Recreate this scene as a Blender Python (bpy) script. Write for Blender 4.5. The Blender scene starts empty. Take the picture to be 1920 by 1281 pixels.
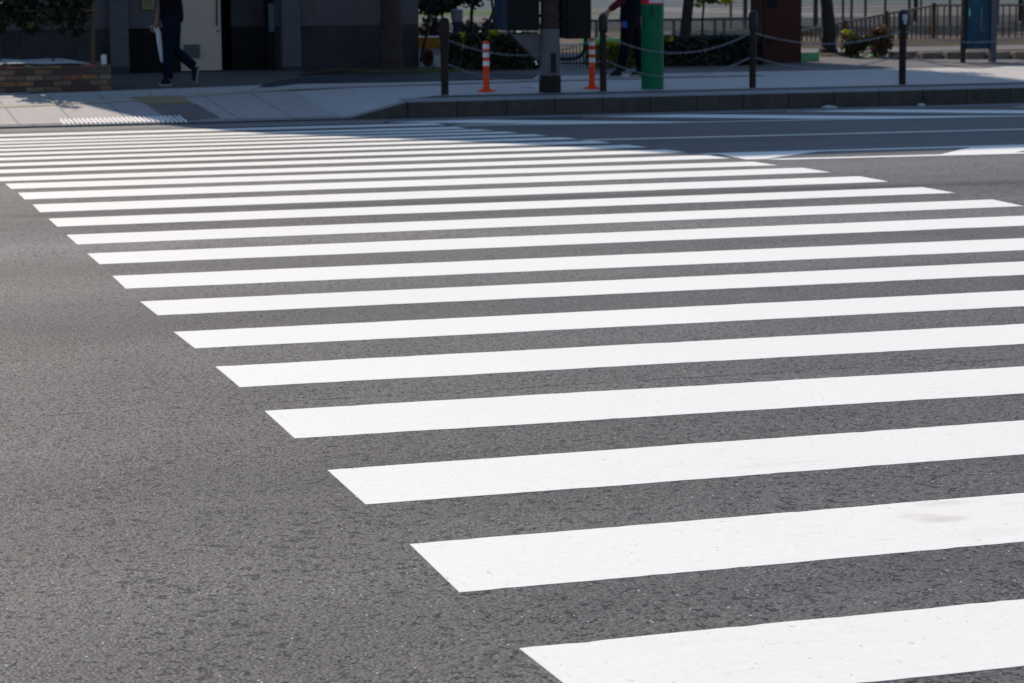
import bpy, bmesh, math, random
from mathutils import Vector, Matrix
R = math.radians
random.seed(7)
scn = bpy.context.scene
C = scn.collection

# ------------------------------------------------------------------ camera
F, PIT, ROL, YAW, CH = 4525.78, 0.153117, -0.007477, 0.291051, 1.344   # focal in 1920-px units
PW, PH = 1920.0, 1281.0
fw = Vector((math.sin(YAW)*math.cos(PIT), math.cos(YAW)*math.cos(PIT), -math.sin(PIT)))
r0 = Vector((math.cos(YAW), -math.sin(YAW), 0)); u0 = r0.cross(fw)
rt = r0*math.cos(ROL) + u0*math.sin(ROL); up = -r0*math.sin(ROL) + u0*math.cos(ROL)
CAM = Vector((0, 0, CH))
cd = bpy.data.cameras.new('camera'); cam = bpy.data.objects.new('camera', cd); C.objects.link(cam)
M4 = Matrix.Identity(4)
for i in range(3):
    M4[i][0], M4[i][1], M4[i][2] = rt[i], up[i], -fw[i]
M4.translation = CAM
cam.matrix_world = M4
cd.sensor_width = 36; cd.lens = F/PW*36; cd.clip_end = 2000; cd.clip_start = .05
cd.dof.use_dof = True; cd.dof.focus_distance = 6.2; cd.dof.aperture_fstop = 12.5
scn.camera = cam

def ray(px, py):
    d = fw*F + rt*(px-PW/2) + up*(PH/2-py)
    return d/d.y
def at(px, py, Y):                      # photo pixel -> world point on the plane y = Y
    return CAM + ray(px, py)*Y
def zr(y):                              # crowned road
    if y > 24: return max(-.306, -.274 - .0155*(y-24))
    t = (max(y, 3)-10)/10
    return -.08807*t*t - .08114*t**3 + .03159*t**4
KY, ZK = 26.3, -.12
KX0, KX1 = at(655, 226, KY).x, at(764, 200, KY).x
def sm(a, b, v):
    v = min(max((v-a)/(b-a), 0), 1); return v*v*(3-2*v)
def zs(x, y):                           # pavement: raised beside the kerb, dropped at the crossing
    hi = ZK + .01*(min(y, 37)-KY)
    lo = -.284 + (hi+.284)*min(max((y-KY)/3.2, 0), 1)
    k = min(max((x-KX0)/(KX1-KX0), 0), 1)
    return lo*(1-k) + hi*k
def solve(px, py, zf, a=3., b=140.):
    d = ray(px, py); f = lambda Y: CH + d.z*Y - zf(d.x*Y, Y)
    lo, hi = a, b
    for _ in range(60):
        m = (lo+hi)/2
        if f(m) > 0: lo = m
        else: hi = m
    return CAM + d*lo
def rp(px, py): return solve(px, py, lambda x, y: zr(y), 3, 26.4)
def gp(px, py): return solve(px, py, zs, 26, 60)

# ------------------------------------------------------------------ materials
def nodes(name):
    m = bpy.data.materials.new(name); m.use_nodes = True
    nt = m.node_tree; return m, nt, nt.nodes['Principled BSDF']
def N(nt, t, **k):
    n = nt.nodes.new(t)
    for a, v in k.items():
        if a.startswith('i_'):
            key = a[2:]; n.inputs[int(key) if key.isdigit() else key.replace('_', ' ')].default_value = v
        else: setattr(n, a, v)
    return n
def coords(nt, sc=(1, 1, 1)):
    tc = N(nt, 'ShaderNodeNewGeometry'); mp = N(nt, 'ShaderNodeMapping'); mp.inputs['Scale'].default_value = sc
    nt.links.new(tc.outputs['Position'], mp.inputs['Vector']); return mp.outputs[0]
def noise(nt, vec, scale, det=4, rough=.55):
    n = N(nt, 'ShaderNodeTexNoise'); n.inputs['Scale'].default_value = scale; n.inputs['Detail'].default_value = det
    n.inputs['Roughness'].default_value = rough; nt.links.new(vec, n.inputs['Vector']); return n.outputs['Fac']
def rng(nt, v, a, b, c, d, clamp=True):
    n = N(nt, 'ShaderNodeMapRange', clamp=clamp)
    for i, x in enumerate((a, b, c, d)): n.inputs[1+i].default_value = x
    nt.links.new(v, n.inputs[0]); return n.outputs[0]
def mth(nt, op, a, b=None):
    n = N(nt, 'ShaderNodeMath', operation=op)
    for i, v in enumerate((a, b)):
        if v is None: continue
        if isinstance(v, (int, float)): n.inputs[i].default_value = v
        else: nt.links.new(v, n.inputs[i])
    return n.outputs[0]
def mix(nt, fac, a, b, mode='MIX'):
    n = N(nt, 'ShaderNodeMix', data_type='RGBA', blend_type=mode)
    if isinstance(fac, (int, float)): n.inputs[0].default_value = fac
    else: nt.links.new(fac, n.inputs[0])
    for i, v in ((6, a), (7, b)):
        if isinstance(v, tuple): n.inputs[i].default_value = (*v[:3], 1)
        else: nt.links.new(v, n.inputs[i])
    return n.outputs[2]
def bump(nt, h, b, strength=.5, dist=.01, prev=None):
    n = N(nt, 'ShaderNodeBump'); n.inputs['Strength'].default_value = strength; n.inputs['Distance'].default_value = dist
    nt.links.new(h, n.inputs['Height'])
    if prev is not None: nt.links.new(prev, n.inputs['Normal'])
    if b is not None: nt.links.new(n.outputs[0], b.inputs['Normal'])
    return n.outputs[0]
_mc = {}
def mat(name, col, rough=.6, var=.25, sc=6., metal=0, bmp=.0, spec=.10, stretch=(1, 1, 1)):
    if name in _mc: return _mc[name]
    m, nt, b = nodes(name); v = coords(nt, stretch)
    n1 = noise(nt, v, sc, 6); n2 = noise(nt, v, sc*.13, 3)
    f = mth(nt, 'ADD', mth(nt, 'MULTIPLY', n1, .6), mth(nt, 'MULTIPLY', n2, .4))
    f = rng(nt, f, .3, .7, 0, 1)
    lo = tuple(c*(1-var) for c in col); hi = tuple(min(1, c*(1+var)) for c in col)
    nt.links.new(mix(nt, f, lo, hi), b.inputs['Base Color'])
    b.inputs['Roughness'].default_value = rough; b.inputs['Metallic'].default_value = metal
    b.inputs['Specular IOR Level'].default_value = spec
    if bmp: bump(nt, n1, b, bmp, .01)
    _mc[name] = m; return m
def leafmat(name, a, bcol, trans=.35):
    if name in _mc: return _mc[name]
    m, nt, b = nodes(name)
    g = N(nt, 'ShaderNodeNewGeometry'); v = coords(nt)
    cl = rng(nt, noise(nt, v, 2.2, 2), .35, .65, 0, 1)
    f = mth(nt, 'ADD', mth(nt, 'MULTIPLY', g.outputs['Random Per Island'], .65), mth(nt, 'MULTIPLY', cl, .35))
    col = mix(nt, f, a, bcol)
    nt.links.new(col, b.inputs['Base Color']); b.inputs['Roughness'].default_value = .55
    t = N(nt, 'ShaderNodeBsdfTranslucent'); nt.links.new(mix(nt, .5, col, bcol), t.inputs['Color'])
    ms = N(nt, 'ShaderNodeMixShader'); ms.inputs[0].default_value = trans
    nt.links.new(b.outputs[0], ms.inputs[1]); nt.links.new(t.outputs[0], ms.inputs[2])
    nt.links.new(ms.outputs[0], nt.nodes['Material Output'].inputs['Surface'])
    _mc[name] = m; return m

def asphalt_mat():
    m, nt, b = nodes('asphalt'); v = coords(nt)
    vo = N(nt, 'ShaderNodeTexVoronoi'); vo.inputs['Scale'].default_value = 120; nt.links.new(v, vo.inputs['Vector'])
    sep = N(nt, 'ShaderNodeSeparateColor'); nt.links.new(vo.outputs['Color'], sep.inputs[0])
    stone = mix(nt, rng(nt, sep.outputs[0], 0, 1, 0, 1), (.044, .0425, .042), (.122, .118, .114))
    stone = mix(nt, mth(nt, 'MULTIPLY', mth(nt, 'GREATER_THAN', sep.outputs[2], .90), .8), stone, (.118, .104, .09))   # brownish stones
    v2 = N(nt, 'ShaderNodeTexVoronoi'); v2.inputs['Scale'].default_value = 78; nt.links.new(v, v2.inputs['Vector'])
    s2 = N(nt, 'ShaderNodeSeparateColor'); nt.links.new(v2.outputs['Color'], s2.inputs[0])
    # broad bands along the traffic direction and blotches
    band = noise(nt, coords(nt, (.12, 1.0, 1)), .9, 4)
    blot = noise(nt, v, 1.7, 6, .6)
    big = mth(nt, 'ADD', rng(nt, band, .3, .7, .80, 1.22), rng(nt, blot, .3, .7, -.10, .10))
    warm = rng(nt, noise(nt, coords(nt, (.3, .8, 1)), .55, 3), .38, .66, 0, 1)
    tint = mix(nt, warm, (1.02, .99, .965), (1.07, 1.0, .925))
    col = mix(nt, 1.0, stone, tint, 'MULTIPLY')
    tc0 = N(nt, 'ShaderNodeNewGeometry'); sp0 = N(nt, 'ShaderNodeSeparateXYZ'); nt.links.new(tc0.outputs['Position'], sp0.inputs[0])
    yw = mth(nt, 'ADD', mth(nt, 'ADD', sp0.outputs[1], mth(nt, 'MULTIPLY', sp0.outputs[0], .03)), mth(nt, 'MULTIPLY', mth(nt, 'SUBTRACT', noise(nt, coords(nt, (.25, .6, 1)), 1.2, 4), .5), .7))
    # polished wheel paths and paving-lane edges; farther pale bands also paint in sun sheen
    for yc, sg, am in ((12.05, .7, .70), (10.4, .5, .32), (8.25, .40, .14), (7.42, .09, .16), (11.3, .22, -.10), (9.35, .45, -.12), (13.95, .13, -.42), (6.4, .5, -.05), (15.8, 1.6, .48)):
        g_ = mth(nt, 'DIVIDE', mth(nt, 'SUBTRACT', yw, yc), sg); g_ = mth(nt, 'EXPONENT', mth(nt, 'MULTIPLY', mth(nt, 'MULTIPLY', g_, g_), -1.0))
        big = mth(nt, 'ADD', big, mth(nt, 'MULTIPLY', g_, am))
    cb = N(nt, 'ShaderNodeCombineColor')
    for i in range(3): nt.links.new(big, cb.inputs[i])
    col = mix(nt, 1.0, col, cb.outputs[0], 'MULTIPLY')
    # open pits between the stones
    pn = noise(nt, v, 52, 3, .60); pa = noise(nt, v, 3.1, 3)
    thr = rng(nt, pa, .3, .7, .365, .43)
    pit = rng(nt, mth(nt, 'SUBTRACT', pn, thr), -.016, .010, 1, 0)
    col = mix(nt, mth(nt, 'MULTIPLY', pit, .97), col, (.007, .0065, .0065))
    pit2 = rng(nt, noise(nt, v, 26, 4, .66), .295, .318, .95, 0)
    col = mix(nt, pit2, col, (.012, .0115, .011))
    fine = rng(nt, noise(nt, v, 110, 2, .5), .33, .46, .6, 0)
    col = mix(nt, fine, col, (.020, .0195, .0195))
    # long joint between two paving lanes
    tc = N(nt, 'ShaderNodeNewGeometry'); sx = N(nt, 'ShaderNodeSeparateXYZ'); nt.links.new(tc.outputs['Position'], sx.inputs[0])
    wob = noise(nt, coords(nt, (1, .1, 1)), 5, 5, .7)
    dy = mth(nt, 'ABSOLUTE', mth(nt, 'SUBTRACT', mth(nt, 'ADD', sx.outputs[1], mth(nt, 'MULTIPLY', wob, .09)), 7.46))
    crack = mth(nt, 'MULTIPLY', rng(nt, dy, .004, .012, 1, 0), rng(nt, noise(nt, v, 7, 3), .42, .55, 0, 1))
    dy2 = mth(nt, 'ABSOLUTE', mth(nt, 'SUBTRACT', mth(nt, 'ADD', sx.outputs[1], mth(nt, 'MULTIPLY', wob, .2)), 13.85))
    seam = mth(nt, 'MULTIPLY', rng(nt, dy2, .02, .10, .55, 0), rng(nt, noise(nt, v, 2, 3), .40, .6, .2, 1))
    col = mix(nt, crack, col, (.010, .010, .010)); col = mix(nt, seam, col, (.030, .029, .028))
    # pale glossy chips; their bright colour paints in sun glints
    chip = mth(nt, 'MULTIPLY', mth(nt, 'GREATER_THAN', s2.outputs[1], .952), mth(nt, 'LESS_THAN', v2.outputs['Distance'], .19))
    col = mix(nt, chip, col, (.75, .75, .76))
    nt.links.new(col, b.inputs['Base Color'])
    nt.links.new(rng(nt, chip, 0, 1, .64, .12), b.inputs['Roughness'])
    b.inputs['Specular IOR Level'].default_value = .24
    h = mth(nt, 'SUBTRACT', mth(nt, 'MULTIPLY', vo.outputs['Distance'], -.35), mth(nt, 'MULTIPLY', pit, 1.0))
    h = mth(nt, 'ADD', h, mth(nt, 'MULTIPLY', noise(nt, v, 60, 4), .6))
    bump(nt, h, b, .75, .007)
    return m
def paint_mat(name='road paint', base=.755):
    m, nt, b = nodes(name); v = coords(nt)
    f = rng(nt, noise(nt, v, 45, 5, .65), .3, .7, 0, 1)
    col = mix(nt, f, (base*.945, base*.925, base*.85), (base*1.02, base*1.0, base*.92))
    big = rng(nt, noise(nt, v, 1.3, 4), .35, .65, .0, 1)
    col = mix(nt, mth(nt, 'MULTIPLY', big, .05), col, (base*.8, base*.775, base*.72))
    st = rng(nt, noise(nt, coords(nt, (2.5, 45, 1)), 2, 5, .7), .54, .70, 0, .42)       # drag streaks
    st = mth(nt, 'MULTIPLY', st, rng(nt, noise(nt, v, .9, 2), .45, .6, 0, 1))
    col = mix(nt, st, col, (.42, .42, .41))
    speck = rng(nt, noise(nt, v, 62, 3, .55), .25, .33, .85, 0)
    col = mix(nt, speck, col, (.30, .30, .295))
    # overlaid lengths of thermoplastic: each length a hair different, with a thin joint
    tc = N(nt, 'ShaderNodeNewGeometry'); sx = N(nt, 'ShaderNodeSeparateXYZ'); nt.links.new(tc.outputs['Position'], sx.inputs[0])
    row = mth(nt, 'FLOOR', mth(nt, 'DIVIDE', mth(nt, 'SUBTRACT', sx.outputs[1], 3.9), .9))
    xx = mth(nt, 'ADD', mth(nt, 'MULTIPLY', sx.outputs[0], .62), mth(nt, 'MULTIPLY', row, .377))
    wn = N(nt, 'ShaderNodeTexWhiteNoise', noise_dimensions='2D'); cx = N(nt, 'ShaderNodeCombineXYZ')
    nt.links.new(mth(nt, 'FLOOR', xx), cx.inputs[0]); nt.links.new(row, cx.inputs[1]); nt.links.new(cx.outputs[0], wn.inputs[0])
    col = mix(nt, mth(nt, 'MULTIPLY', wn.outputs[0], .10), col, (base*.72, base*.695, base*.64))
    fr = mth(nt, 'FRACT', xx); jl = mth(nt, 'MULTIPLY', mth(nt, 'LESS_THAN', fr, .005), .10)
    col = mix(nt, jl, col, (.5, .5, .49))
    # rusty scuffs
    for cxp, cyp, rx, ry, k in ((2.685, 5.285, .075, .050, .50), (2.64, 5.335, .06, .03, .34), (2.775, 5.44, .10, .035, .34), (2.73, 5.12, .12, .05, .14), (2.60, 6.03, .16, .03, .16), (2.66, 4.7, .3, .05, .06)):
        ddx = mth(nt, 'DIVIDE', mth(nt, 'SUBTRACT', sx.outputs[0], cxp), rx); ddy = mth(nt, 'DIVIDE', mth(nt, 'SUBTRACT', sx.outputs[1], cyp), ry)
        d2 = mth(nt, 'ADD', mth(nt, 'MULTIPLY', ddx, ddx), mth(nt, 'MULTIPLY', ddy, ddy))
        d2 = mth(nt, 'ADD', d2, mth(nt, 'MULTIPLY', noise(nt, v, 14, 4), 1.6))
        col = mix(nt, rng(nt, d2, .6, 1.9, k, 0), col, (.42, .33, .24))
    nt.links.new(col, b.inputs['Base Color']); b.inputs['Roughness'].default_value = .6
    b.inputs['Specular IOR Level'].default_value = .35
    bump(nt, noise(nt, v, 60, 4), b, .18, .004)
    return m
def slab_mat(name, col, jx, jy, gap=.006, rot=0):
    m, nt, b = nodes(name); v = coords(nt)
    f = rng(nt, noise(nt, v, 9, 6, .65), .3, .7, 0, 1); g = rng(nt, noise(nt, v, .8, 4), .3, .7, 0, 1)
    c = mix(nt, f, tuple(x*.88 for x in col), tuple(x*1.1 for x in col))
    c = mix(nt, mth(nt, 'MULTIPLY', g, .25), c, tuple(x*.75 for x in col))
    sp = N(nt, 'ShaderNodeTexVoronoi'); sp.inputs['Scale'].default_value = 70; nt.links.new(v, sp.inputs['Vector'])
    ss = N(nt, 'ShaderNodeSeparateColor'); nt.links.new(sp.outputs['Color'], ss.inputs[0])
    c = mix(nt, rng(nt, ss.outputs[0], .7, 1, 0, .25), c, tuple(x*1.6 for x in col))
    if jx:
        tc = N(nt, 'ShaderNodeNewGeometry'); sx = N(nt, 'ShaderNodeSeparateXYZ'); nt.links.new(tc.outputs['Position'], sx.inputs[0])
        fx = mth(nt, 'FRACT', mth(nt, 'DIVIDE', sx.outputs[0], jx)); j = mth(nt, 'LESS_THAN', fx, gap/jx)
        if jy:
            fy = mth(nt, 'FRACT', mth(nt, 'DIVIDE', sx.outputs[1], jy)); j = mth(nt, 'MAXIMUM', j, mth(nt, 'LESS_THAN', fy, gap*1.5/jy))
        c = mix(nt, mth(nt, 'MULTIPLY', j, .8), c, tuple(x*.25 for x in col))
    nt.links.new(c, b.inputs['Base Color']); b.inputs['Roughness'].default_value = .75; b.inputs['Specular IOR Level'].default_value = .3
    bump(nt, noise(nt, v, 50, 4), b, .25, .005)
    return m
def brick_mat():
    m, nt, b = nodes('planter brick'); tc = N(nt, 'ShaderNodeTexCoord')
    sx = N(nt, 'ShaderNodeSeparateXYZ'); nt.links.new(tc.outputs['Object'], sx.inputs[0])
    cx = N(nt, 'ShaderNodeCombineXYZ'); nt.links.new(mth(nt, 'ADD', sx.outputs[0], sx.outputs[1]), cx.inputs[0]); nt.links.new(sx.outputs[2], cx.inputs[1])
    br = N(nt, 'ShaderNodeTexBrick', offset=.5); nt.links.new(cx.outputs[0], br.inputs['Vector'])
    br.inputs['Scale'].default_value = 1; br.inputs['Brick Width'].default_value = .222; br.inputs['Row Height'].default_value = .0695
    br.inputs['Mortar Size'].default_value = .008; br.inputs['Color1'].default_value = (0, 0, 0, 1); br.inputs['Color2'].default_value = (1, 1, 1, 1)
    br.inputs['Mortar'].default_value = (.5, .5, .5, 1); br.inputs['Bias'].default_value = 0
    rampn = N(nt, 'ShaderNodeValToRGB'); e = rampn.color_ramp; e.interpolation = 'CONSTANT'
    stops = [(0, (.06, .022, .015)), (.16, (.165, .088, .05)), (.34, (.18, .125, .08)), (.5, (.06, .05, .04)), (.62, (.19, .06, .026)), (.72, (.115, .082, .055)), (.86, (.21, .095, .03))]
    for i, (p_, c_) in enumerate(stops):
        el = e.elements[i] if i < 2 else e.elements.new(p_)
        el.position = p_; el.color = (*c_, 1)
    nt.links.new(br.outputs['Color'], rampn.inputs[0])
    v = coords(nt); dirt = rng(nt, noise(nt, v, 8, 5), .35, .65, 0, .5)
    c = mix(nt, dirt, rampn.outputs[0], (.035, .03, .026)); c = mix(nt, br.outputs['Fac'], c, (.022, .02, .018))
    nt.links.new(c, b.inputs['Base Color']); b.inputs['Roughness'].default_value = .8
    bump(nt, br.outputs['Fac'], b, -.6, .006); return m
def bark_mat(name, col):
    if name in _mc: return _mc[name]
    m, nt, b = nodes(name); v = coords(nt, (1, 1, .22))
    n1 = noise(nt, v, 22, 6, .65); n2 = noise(nt, coords(nt), 3, 3)
    f = rng(nt, n1, .32, .68, 0, 1)
    c = mix(nt, f, tuple(x*.45 for x in col), tuple(x*1.35 for x in col)); c = mix(nt, rng(nt, n2, .4, .7, 0, .35), c, tuple(x*1.5 for x in col))
    nt.links.new(c, b.inputs['Base Color']); b.inputs['Roughness'].default_value = .9; bump(nt, n1, b, .9, .02)
    _mc[name] = m; return m

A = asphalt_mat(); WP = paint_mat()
M = dict(
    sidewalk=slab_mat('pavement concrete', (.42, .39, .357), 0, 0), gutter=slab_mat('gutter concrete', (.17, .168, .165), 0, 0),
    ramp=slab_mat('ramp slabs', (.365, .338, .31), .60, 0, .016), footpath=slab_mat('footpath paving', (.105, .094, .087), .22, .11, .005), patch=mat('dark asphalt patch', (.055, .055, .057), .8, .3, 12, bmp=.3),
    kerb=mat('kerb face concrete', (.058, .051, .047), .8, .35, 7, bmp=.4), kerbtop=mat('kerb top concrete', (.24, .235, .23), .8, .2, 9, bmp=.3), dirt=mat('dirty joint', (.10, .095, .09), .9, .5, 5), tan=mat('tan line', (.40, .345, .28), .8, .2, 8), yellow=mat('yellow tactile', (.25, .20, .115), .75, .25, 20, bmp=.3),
    guide=mat('guide slab', (.20, .18, .172), .75, .2, 15), rib=mat('rib white', (.85, .80, .76), .6, .1, 20),
    stone=slab_mat('dark wall stone', (.075, .067, .074), .9, 0, .008), dado=mat('dado stone', (.036, .034, .038), .7, .35, 4, bmp=.15), pil=mat('pilaster stone', (.078, .074, .088), .7, .18, 8),
    black=mat('black recess', (.008, .008, .009), .8, .3, 5), door=mat('beige door', (.40, .32, .265), .55, .12, 3), vent=mat('vent grey', (.13, .135, .15), .6, .1, 10),
    handle=mat('dark handle', (.02, .02, .02), .4, .2, 20), glass=mat('bluish glass', (.045, .08, .10), .1, .1, 3), brass=mat('dull brass plate', (.20, .165, .075), .5, .2, 20, metal=0),
    brick=brick_mat(), strip=mat('leaf strewn soil', (.045, .034, .022), .9, .6, 3.5, bmp=.4), soil=mat('soil', (.07, .05, .038), .9, .4, 20, bmp=.5), sheet=mat('pale sheet', (.46, .47, .46), .55, .12, 7, bmp=.3),
    bollard=mat('bollard brown', (.020, .013, .0125), .45, .3, 25), cap=mat('bollard cap', (.022, .020, .024), .42, .3, 25), tanpatch=mat('bare patch', (.42, .27, .15), .8, .2, 30), palepatch=mat('pale patch', (.34, .36, .42), .8, .2, 30),
    chain=mat('galvanised chain', (.24, .245, .26), .42, .25, 40, metal=.6), orange=mat('orange rubber', (.70, .05, .010), .5, .15, 12), white=mat('white band', (.68, .67, .68), .5, .1, 20),
    pole=mat('brown pole', (.036, .027, .025), .6, .3, 10), poledark=mat('pole base', (.018, .015, .014), .7, .3, 10), wrap=mat('grey wrap', (.10, .095, .105), .6, .2, 9), box=mat('navy box', (.006, .006, .008), .5, .2, 6), boxside_lit=mat('blue-lit box side', (.018, .027, .05), .5, .15, 6),
    steel=mat('bright steel', (.9, .9, .88), .12, .05, 20, metal=1), green=mat('green pole', (.004, .105, .052), .5, .25, 7), red=mat('red label', (.55, .02, .025), .5, .1, 9), pink=mat('label face', (.62, .42, .48), .5, .15, 60),
    redbox=mat('oxide red cabinet', (.036, .0095, .0075), .55, .2, 4), lampblue=mat('lamp post blue', (.018, .026, .050), .5, .2, 8), lampglass=mat('lamp glass', (.12, .115, .125), .15, .2, 8), lampcap=mat('lamp cap', (.07, .095, .11), .5, .1, 8),
    fence=mat('grey fence', (.05, .056, .068), .5, .2, 9, metal=.2), wire=mat('fence wire', (.12, .13, .14), .5, .2, 9), rail=mat('brown rail', (.052, .028, .016), .6, .25, 9), raillight=mat('rail top', (.12, .108, .10), .55, .2, 9),
    net=mat('dark net post', (.05, .045, .045), .6, .2, 9), greenmat=mat('green mat', (.14, .46, .18), .7, .25, 10), edging=mat('stone edging', (.15, .125, .098), .8, .35, 6, bmp=.4), blue=mat('blue board', (.002, .032, .058), .5, .5, 5, spec=.15), blue2=mat('board light', (.015, .075, .11), .4, .3, 9), blue3=mat('board pale', (.11, .14, .19), .4, .1, 9), postgrey=mat('board post', (.070, .070, .095), .5, .15, 9),
    opanel=mat('orange panel', (.24, .095, .008), .6, .25, 4), ground=mat('park soil', (.088, .064, .046), .9, .35, 1.2, bmp=.3), farroad=mat('far dark strip', (.015, .015, .015), .85, .3, 1), farpale=mat('far pale paving', (.13, .12, .112), .85, .12, .5), farconc=mat('far grey concrete', (.085, .078, .07), .85, .25, .6), fargrey=mat('far blue paving', (.055, .068, .068), .85, .25, .4), lawn=mat('far lawn', (.045, .075, .022), .9, .35, 2),
    wood=mat('tan timber', (.10, .065, .042), .8, .3, 30, stretch=(1, 1, .1)), litter=mat('white litter', (.42, .44, .46), .6, .1, 20),
    skin=mat('skin', (.27, .14, .10), .5, .1, 12), hair=mat('dark hair', (.012, .010, .009), .5, .3, 40), tee=mat('black cotton', (.004, .004, .007), .9, .2, 30), jeans=mat('blue denim', (.003, .006, .016), .9, .3, 14), shoe=mat('dark shoe', (.007, .008, .012), .7, .2, 20), sole=mat('white sole', (.2, .2, .21), .7, .1, 20), jacket=mat('navy jacket', (.004, .0045, .012), .8, .2, 20), trousers=mat('black trousers', (.003, .003, .005), .85, .2, 20), sleeve=mat('maroon sleeve', (.09, .009, .016), .8, .2, 20), bag=mat('white plastic', (.62, .64, .66), .4, .12, 12), pouch=mat('blue pouch', (.02, .06, .26), .6, .2, 20), eye=mat('eye white', (.6, .6, .6), .3, .05, 20), lip=mat('lips', (.35, .14, .12), .5, .05, 20),
)
LEAF = dict(dark=leafmat('dark leaves', (.005, .009, .004), (.022, .032, .011), .22), olive=leafmat('olive leaves', (.016, .020, .007), (.075, .068, .016), .35), yellow=leafmat('yellow leaves', (.20, .18, .008), (.50, .44, .012), .4),
            gold=leafmat('privet leaves', (.035, .038, .010), (.17, .16, .025), .35), brown=leafmat('dry leaves', (.035, .018, .008), (.12, .062, .024), .3), hedge=leafmat('hedge leaves', (.003, .006, .003), (.010, .015, .006), .12), grass=leafmat('grass blades', (.05, .075, .012), (.17, .18, .04), .4))
BARK = bark_mat('grey brown bark', (.030, .0185, .0145)); BARKD = bark_mat('dark bark', (.018, .014, .012))

# ------------------------------------------------------------------ mesh builder
class MB:
    def __init__(s): s.v = []; s.f = []; s.m = []; s.mats = []
    def mi(s, m):
        if m is None: return 0
        if m not in s.mats: s.mats.append(m)
        return s.mats.index(m)
    def add(s, vs, fs, m=None):
        o = len(s.v); s.v += [Vector(v) for v in vs]; k = s.mi(m)
        for f in fs: s.f.append([i+o for i in f]); s.m.append(k)
        return s
    def box(s, a, b, m=None):
        x0, y0, z0 = a; x1, y1, z1 = b
        return s.hexa([(x0,y0,z0),(x1,y0,z0),(x1,y1,z0),(x0,y1,z0),(x0,y0,z1),(x1,y0,z1),(x1,y1,z1),(x0,y1,z1)], m)
    def hexa(s, p, m=None):
        return s.add(p, [(0,3,2,1),(4,5,6,7),(0,1,5,4),(1,2,6,5),(2,3,7,6),(3,0,4,7)], m)
    def tube(s, pts, rad, n=8, m=None, cap=True):
        pts = [Vector(p) for p in pts]; rad = rad if isinstance(rad, (list, tuple)) else [rad]*len(pts)
        vs = []; fs = []; ref = Vector((.13, .91, .37))
        for i, p in enumerate(pts):
            t = (pts[min(i+1, len(pts)-1)] - pts[max(i-1, 0)]).normalized()
            a = t.cross(ref)
            if a.length < .05: a = t.cross(Vector((1, 0, 0)))
            a.normalize(); b = t.cross(a); ref = b.cross(t) if False else ref
            for k in range(n):
                th = 2*math.pi*k/n; vs.append(p + (a*math.cos(th) + b*math.sin(th))*rad[i])
        for i in range(len(pts)-1):
            for k in range(n):
                k2 = (k+1) % n; fs.append((i*n+k, i*n+k2, (i+1)*n+k2, (i+1)*n+k))
        if cap: fs.append(tuple(range(n-1, -1, -1))); fs.append(tuple((len(pts)-1)*n+k for k in range(n)))
        return s.add(vs, fs, m)
    def lathe(s, c, prof, n=20, m=None):       # prof: (radius, z)
        vs = []; fs = []
        for r, z in prof:
            for k in range(n):
                th = 2*math.pi*k/n; vs.append((c[0]+r*math.cos(th), c[1]+r*math.sin(th), c[2]+z))
        for i in range(len(prof)-1):
            for k in range(n):
                k2 = (k+1) % n; fs.append((i*n+k, i*n+k2, (i+1)*n+k2, (i+1)*n+k))
        fs.append(tuple(range(n-1, -1, -1))); fs.append(tuple((len(prof)-1)*n+k for k in range(n)))
        return s.add(vs, fs, m)
    def arc(s, c, r, th0, th1, z0, z1, m=None, n=8, t=.002):   # thin curved plate hugging a cylinder
        vs = []; fs = []
        for i in range(n+1):
            th = th0+(th1-th0)*i/n
            for rr in (r, r+t):
                for z in (z0, z1): vs.append((c[0]+rr*math.cos(th), c[1]+rr*math.sin(th), z))
        for i in range(n):
            a = i*4; b = a+4
            fs += [(a+2, a+3, b+3, b+2), (a, b, b+1, a+1), (a+1, b+1, b+3, a+3), (a, a+2, b+2, b)]
        fs += [(0, 1, 3, 2), (n*4, n*4+2, n*4+3, n*4+1)]
        return s.add(vs, fs, m)
    def leaf(s, c, size, rnd, m=None, flat=.0):
        d = Vector((rnd.gauss(0, 1), rnd.gauss(0, 1), rnd.gauss(0, 1)*(1-flat))).normalized()
        w = d.cross(Vector((rnd.gauss(0, 1), rnd.gauss(0, 1), rnd.gauss(0, 1)))).normalized(); nrm = d.cross(w)
        L = size*rnd.uniform(.7, 1.25); W = L*rnd.uniform(.28, .42); c = Vector(c)
        return s.add([c-d*L*.5, c+w*W-nrm*W*.25, c+d*L*.5, c-w*W-nrm*W*.25], [(0, 1, 2), (0, 2, 3)], m)
    def build(s, name, m, parent=None, smooth=False, bev=0, kind=None, label=None):
        me = bpy.data.meshes.new(name); off = parent.matrix_world.translation if parent is not None else Vector()
        if parent is not None: off = worldloc(parent)
        me.from_pydata([tuple(v-off) for v in s.v], [], s.f); me.update()
        ms = s.mats if s.mats else [m]
        for x in ms: me.materials.append(x)
        if s.mats:
            for p, k in zip(me.polygons, s.m): p.material_index = k
        if smooth:
            for p in me.polygons: p.use_smooth = True
        o = bpy.data.objects.new(name, me); C.objects.link(o)
        if parent is not None: o.parent = parent
        if bev:
            md = o.modifiers.new('bevel', 'BEVEL'); md.width = bev; md.segments = 2; md.limit_method = 'ANGLE'
        if smooth:
            try:
                me.set_sharp_from_angle(angle=R(40))
            except Exception: pass
        if kind: o['kind'] = kind
        if label: o['label'] = label
        return o
def worldloc(o):
    l = Vector(o.location)
    while o.parent is not None: o = o.parent; l += Vector(o.location)
    return l
def thing(name, label, cat, loc, group=None):
    o = bpy.data.objects.new(name, None); C.objects.link(o); o.location = loc; o.empty_display_size = .1
    o['label'] = label; o['category'] = cat
    if group: o['group'] = group
    return o
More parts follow.
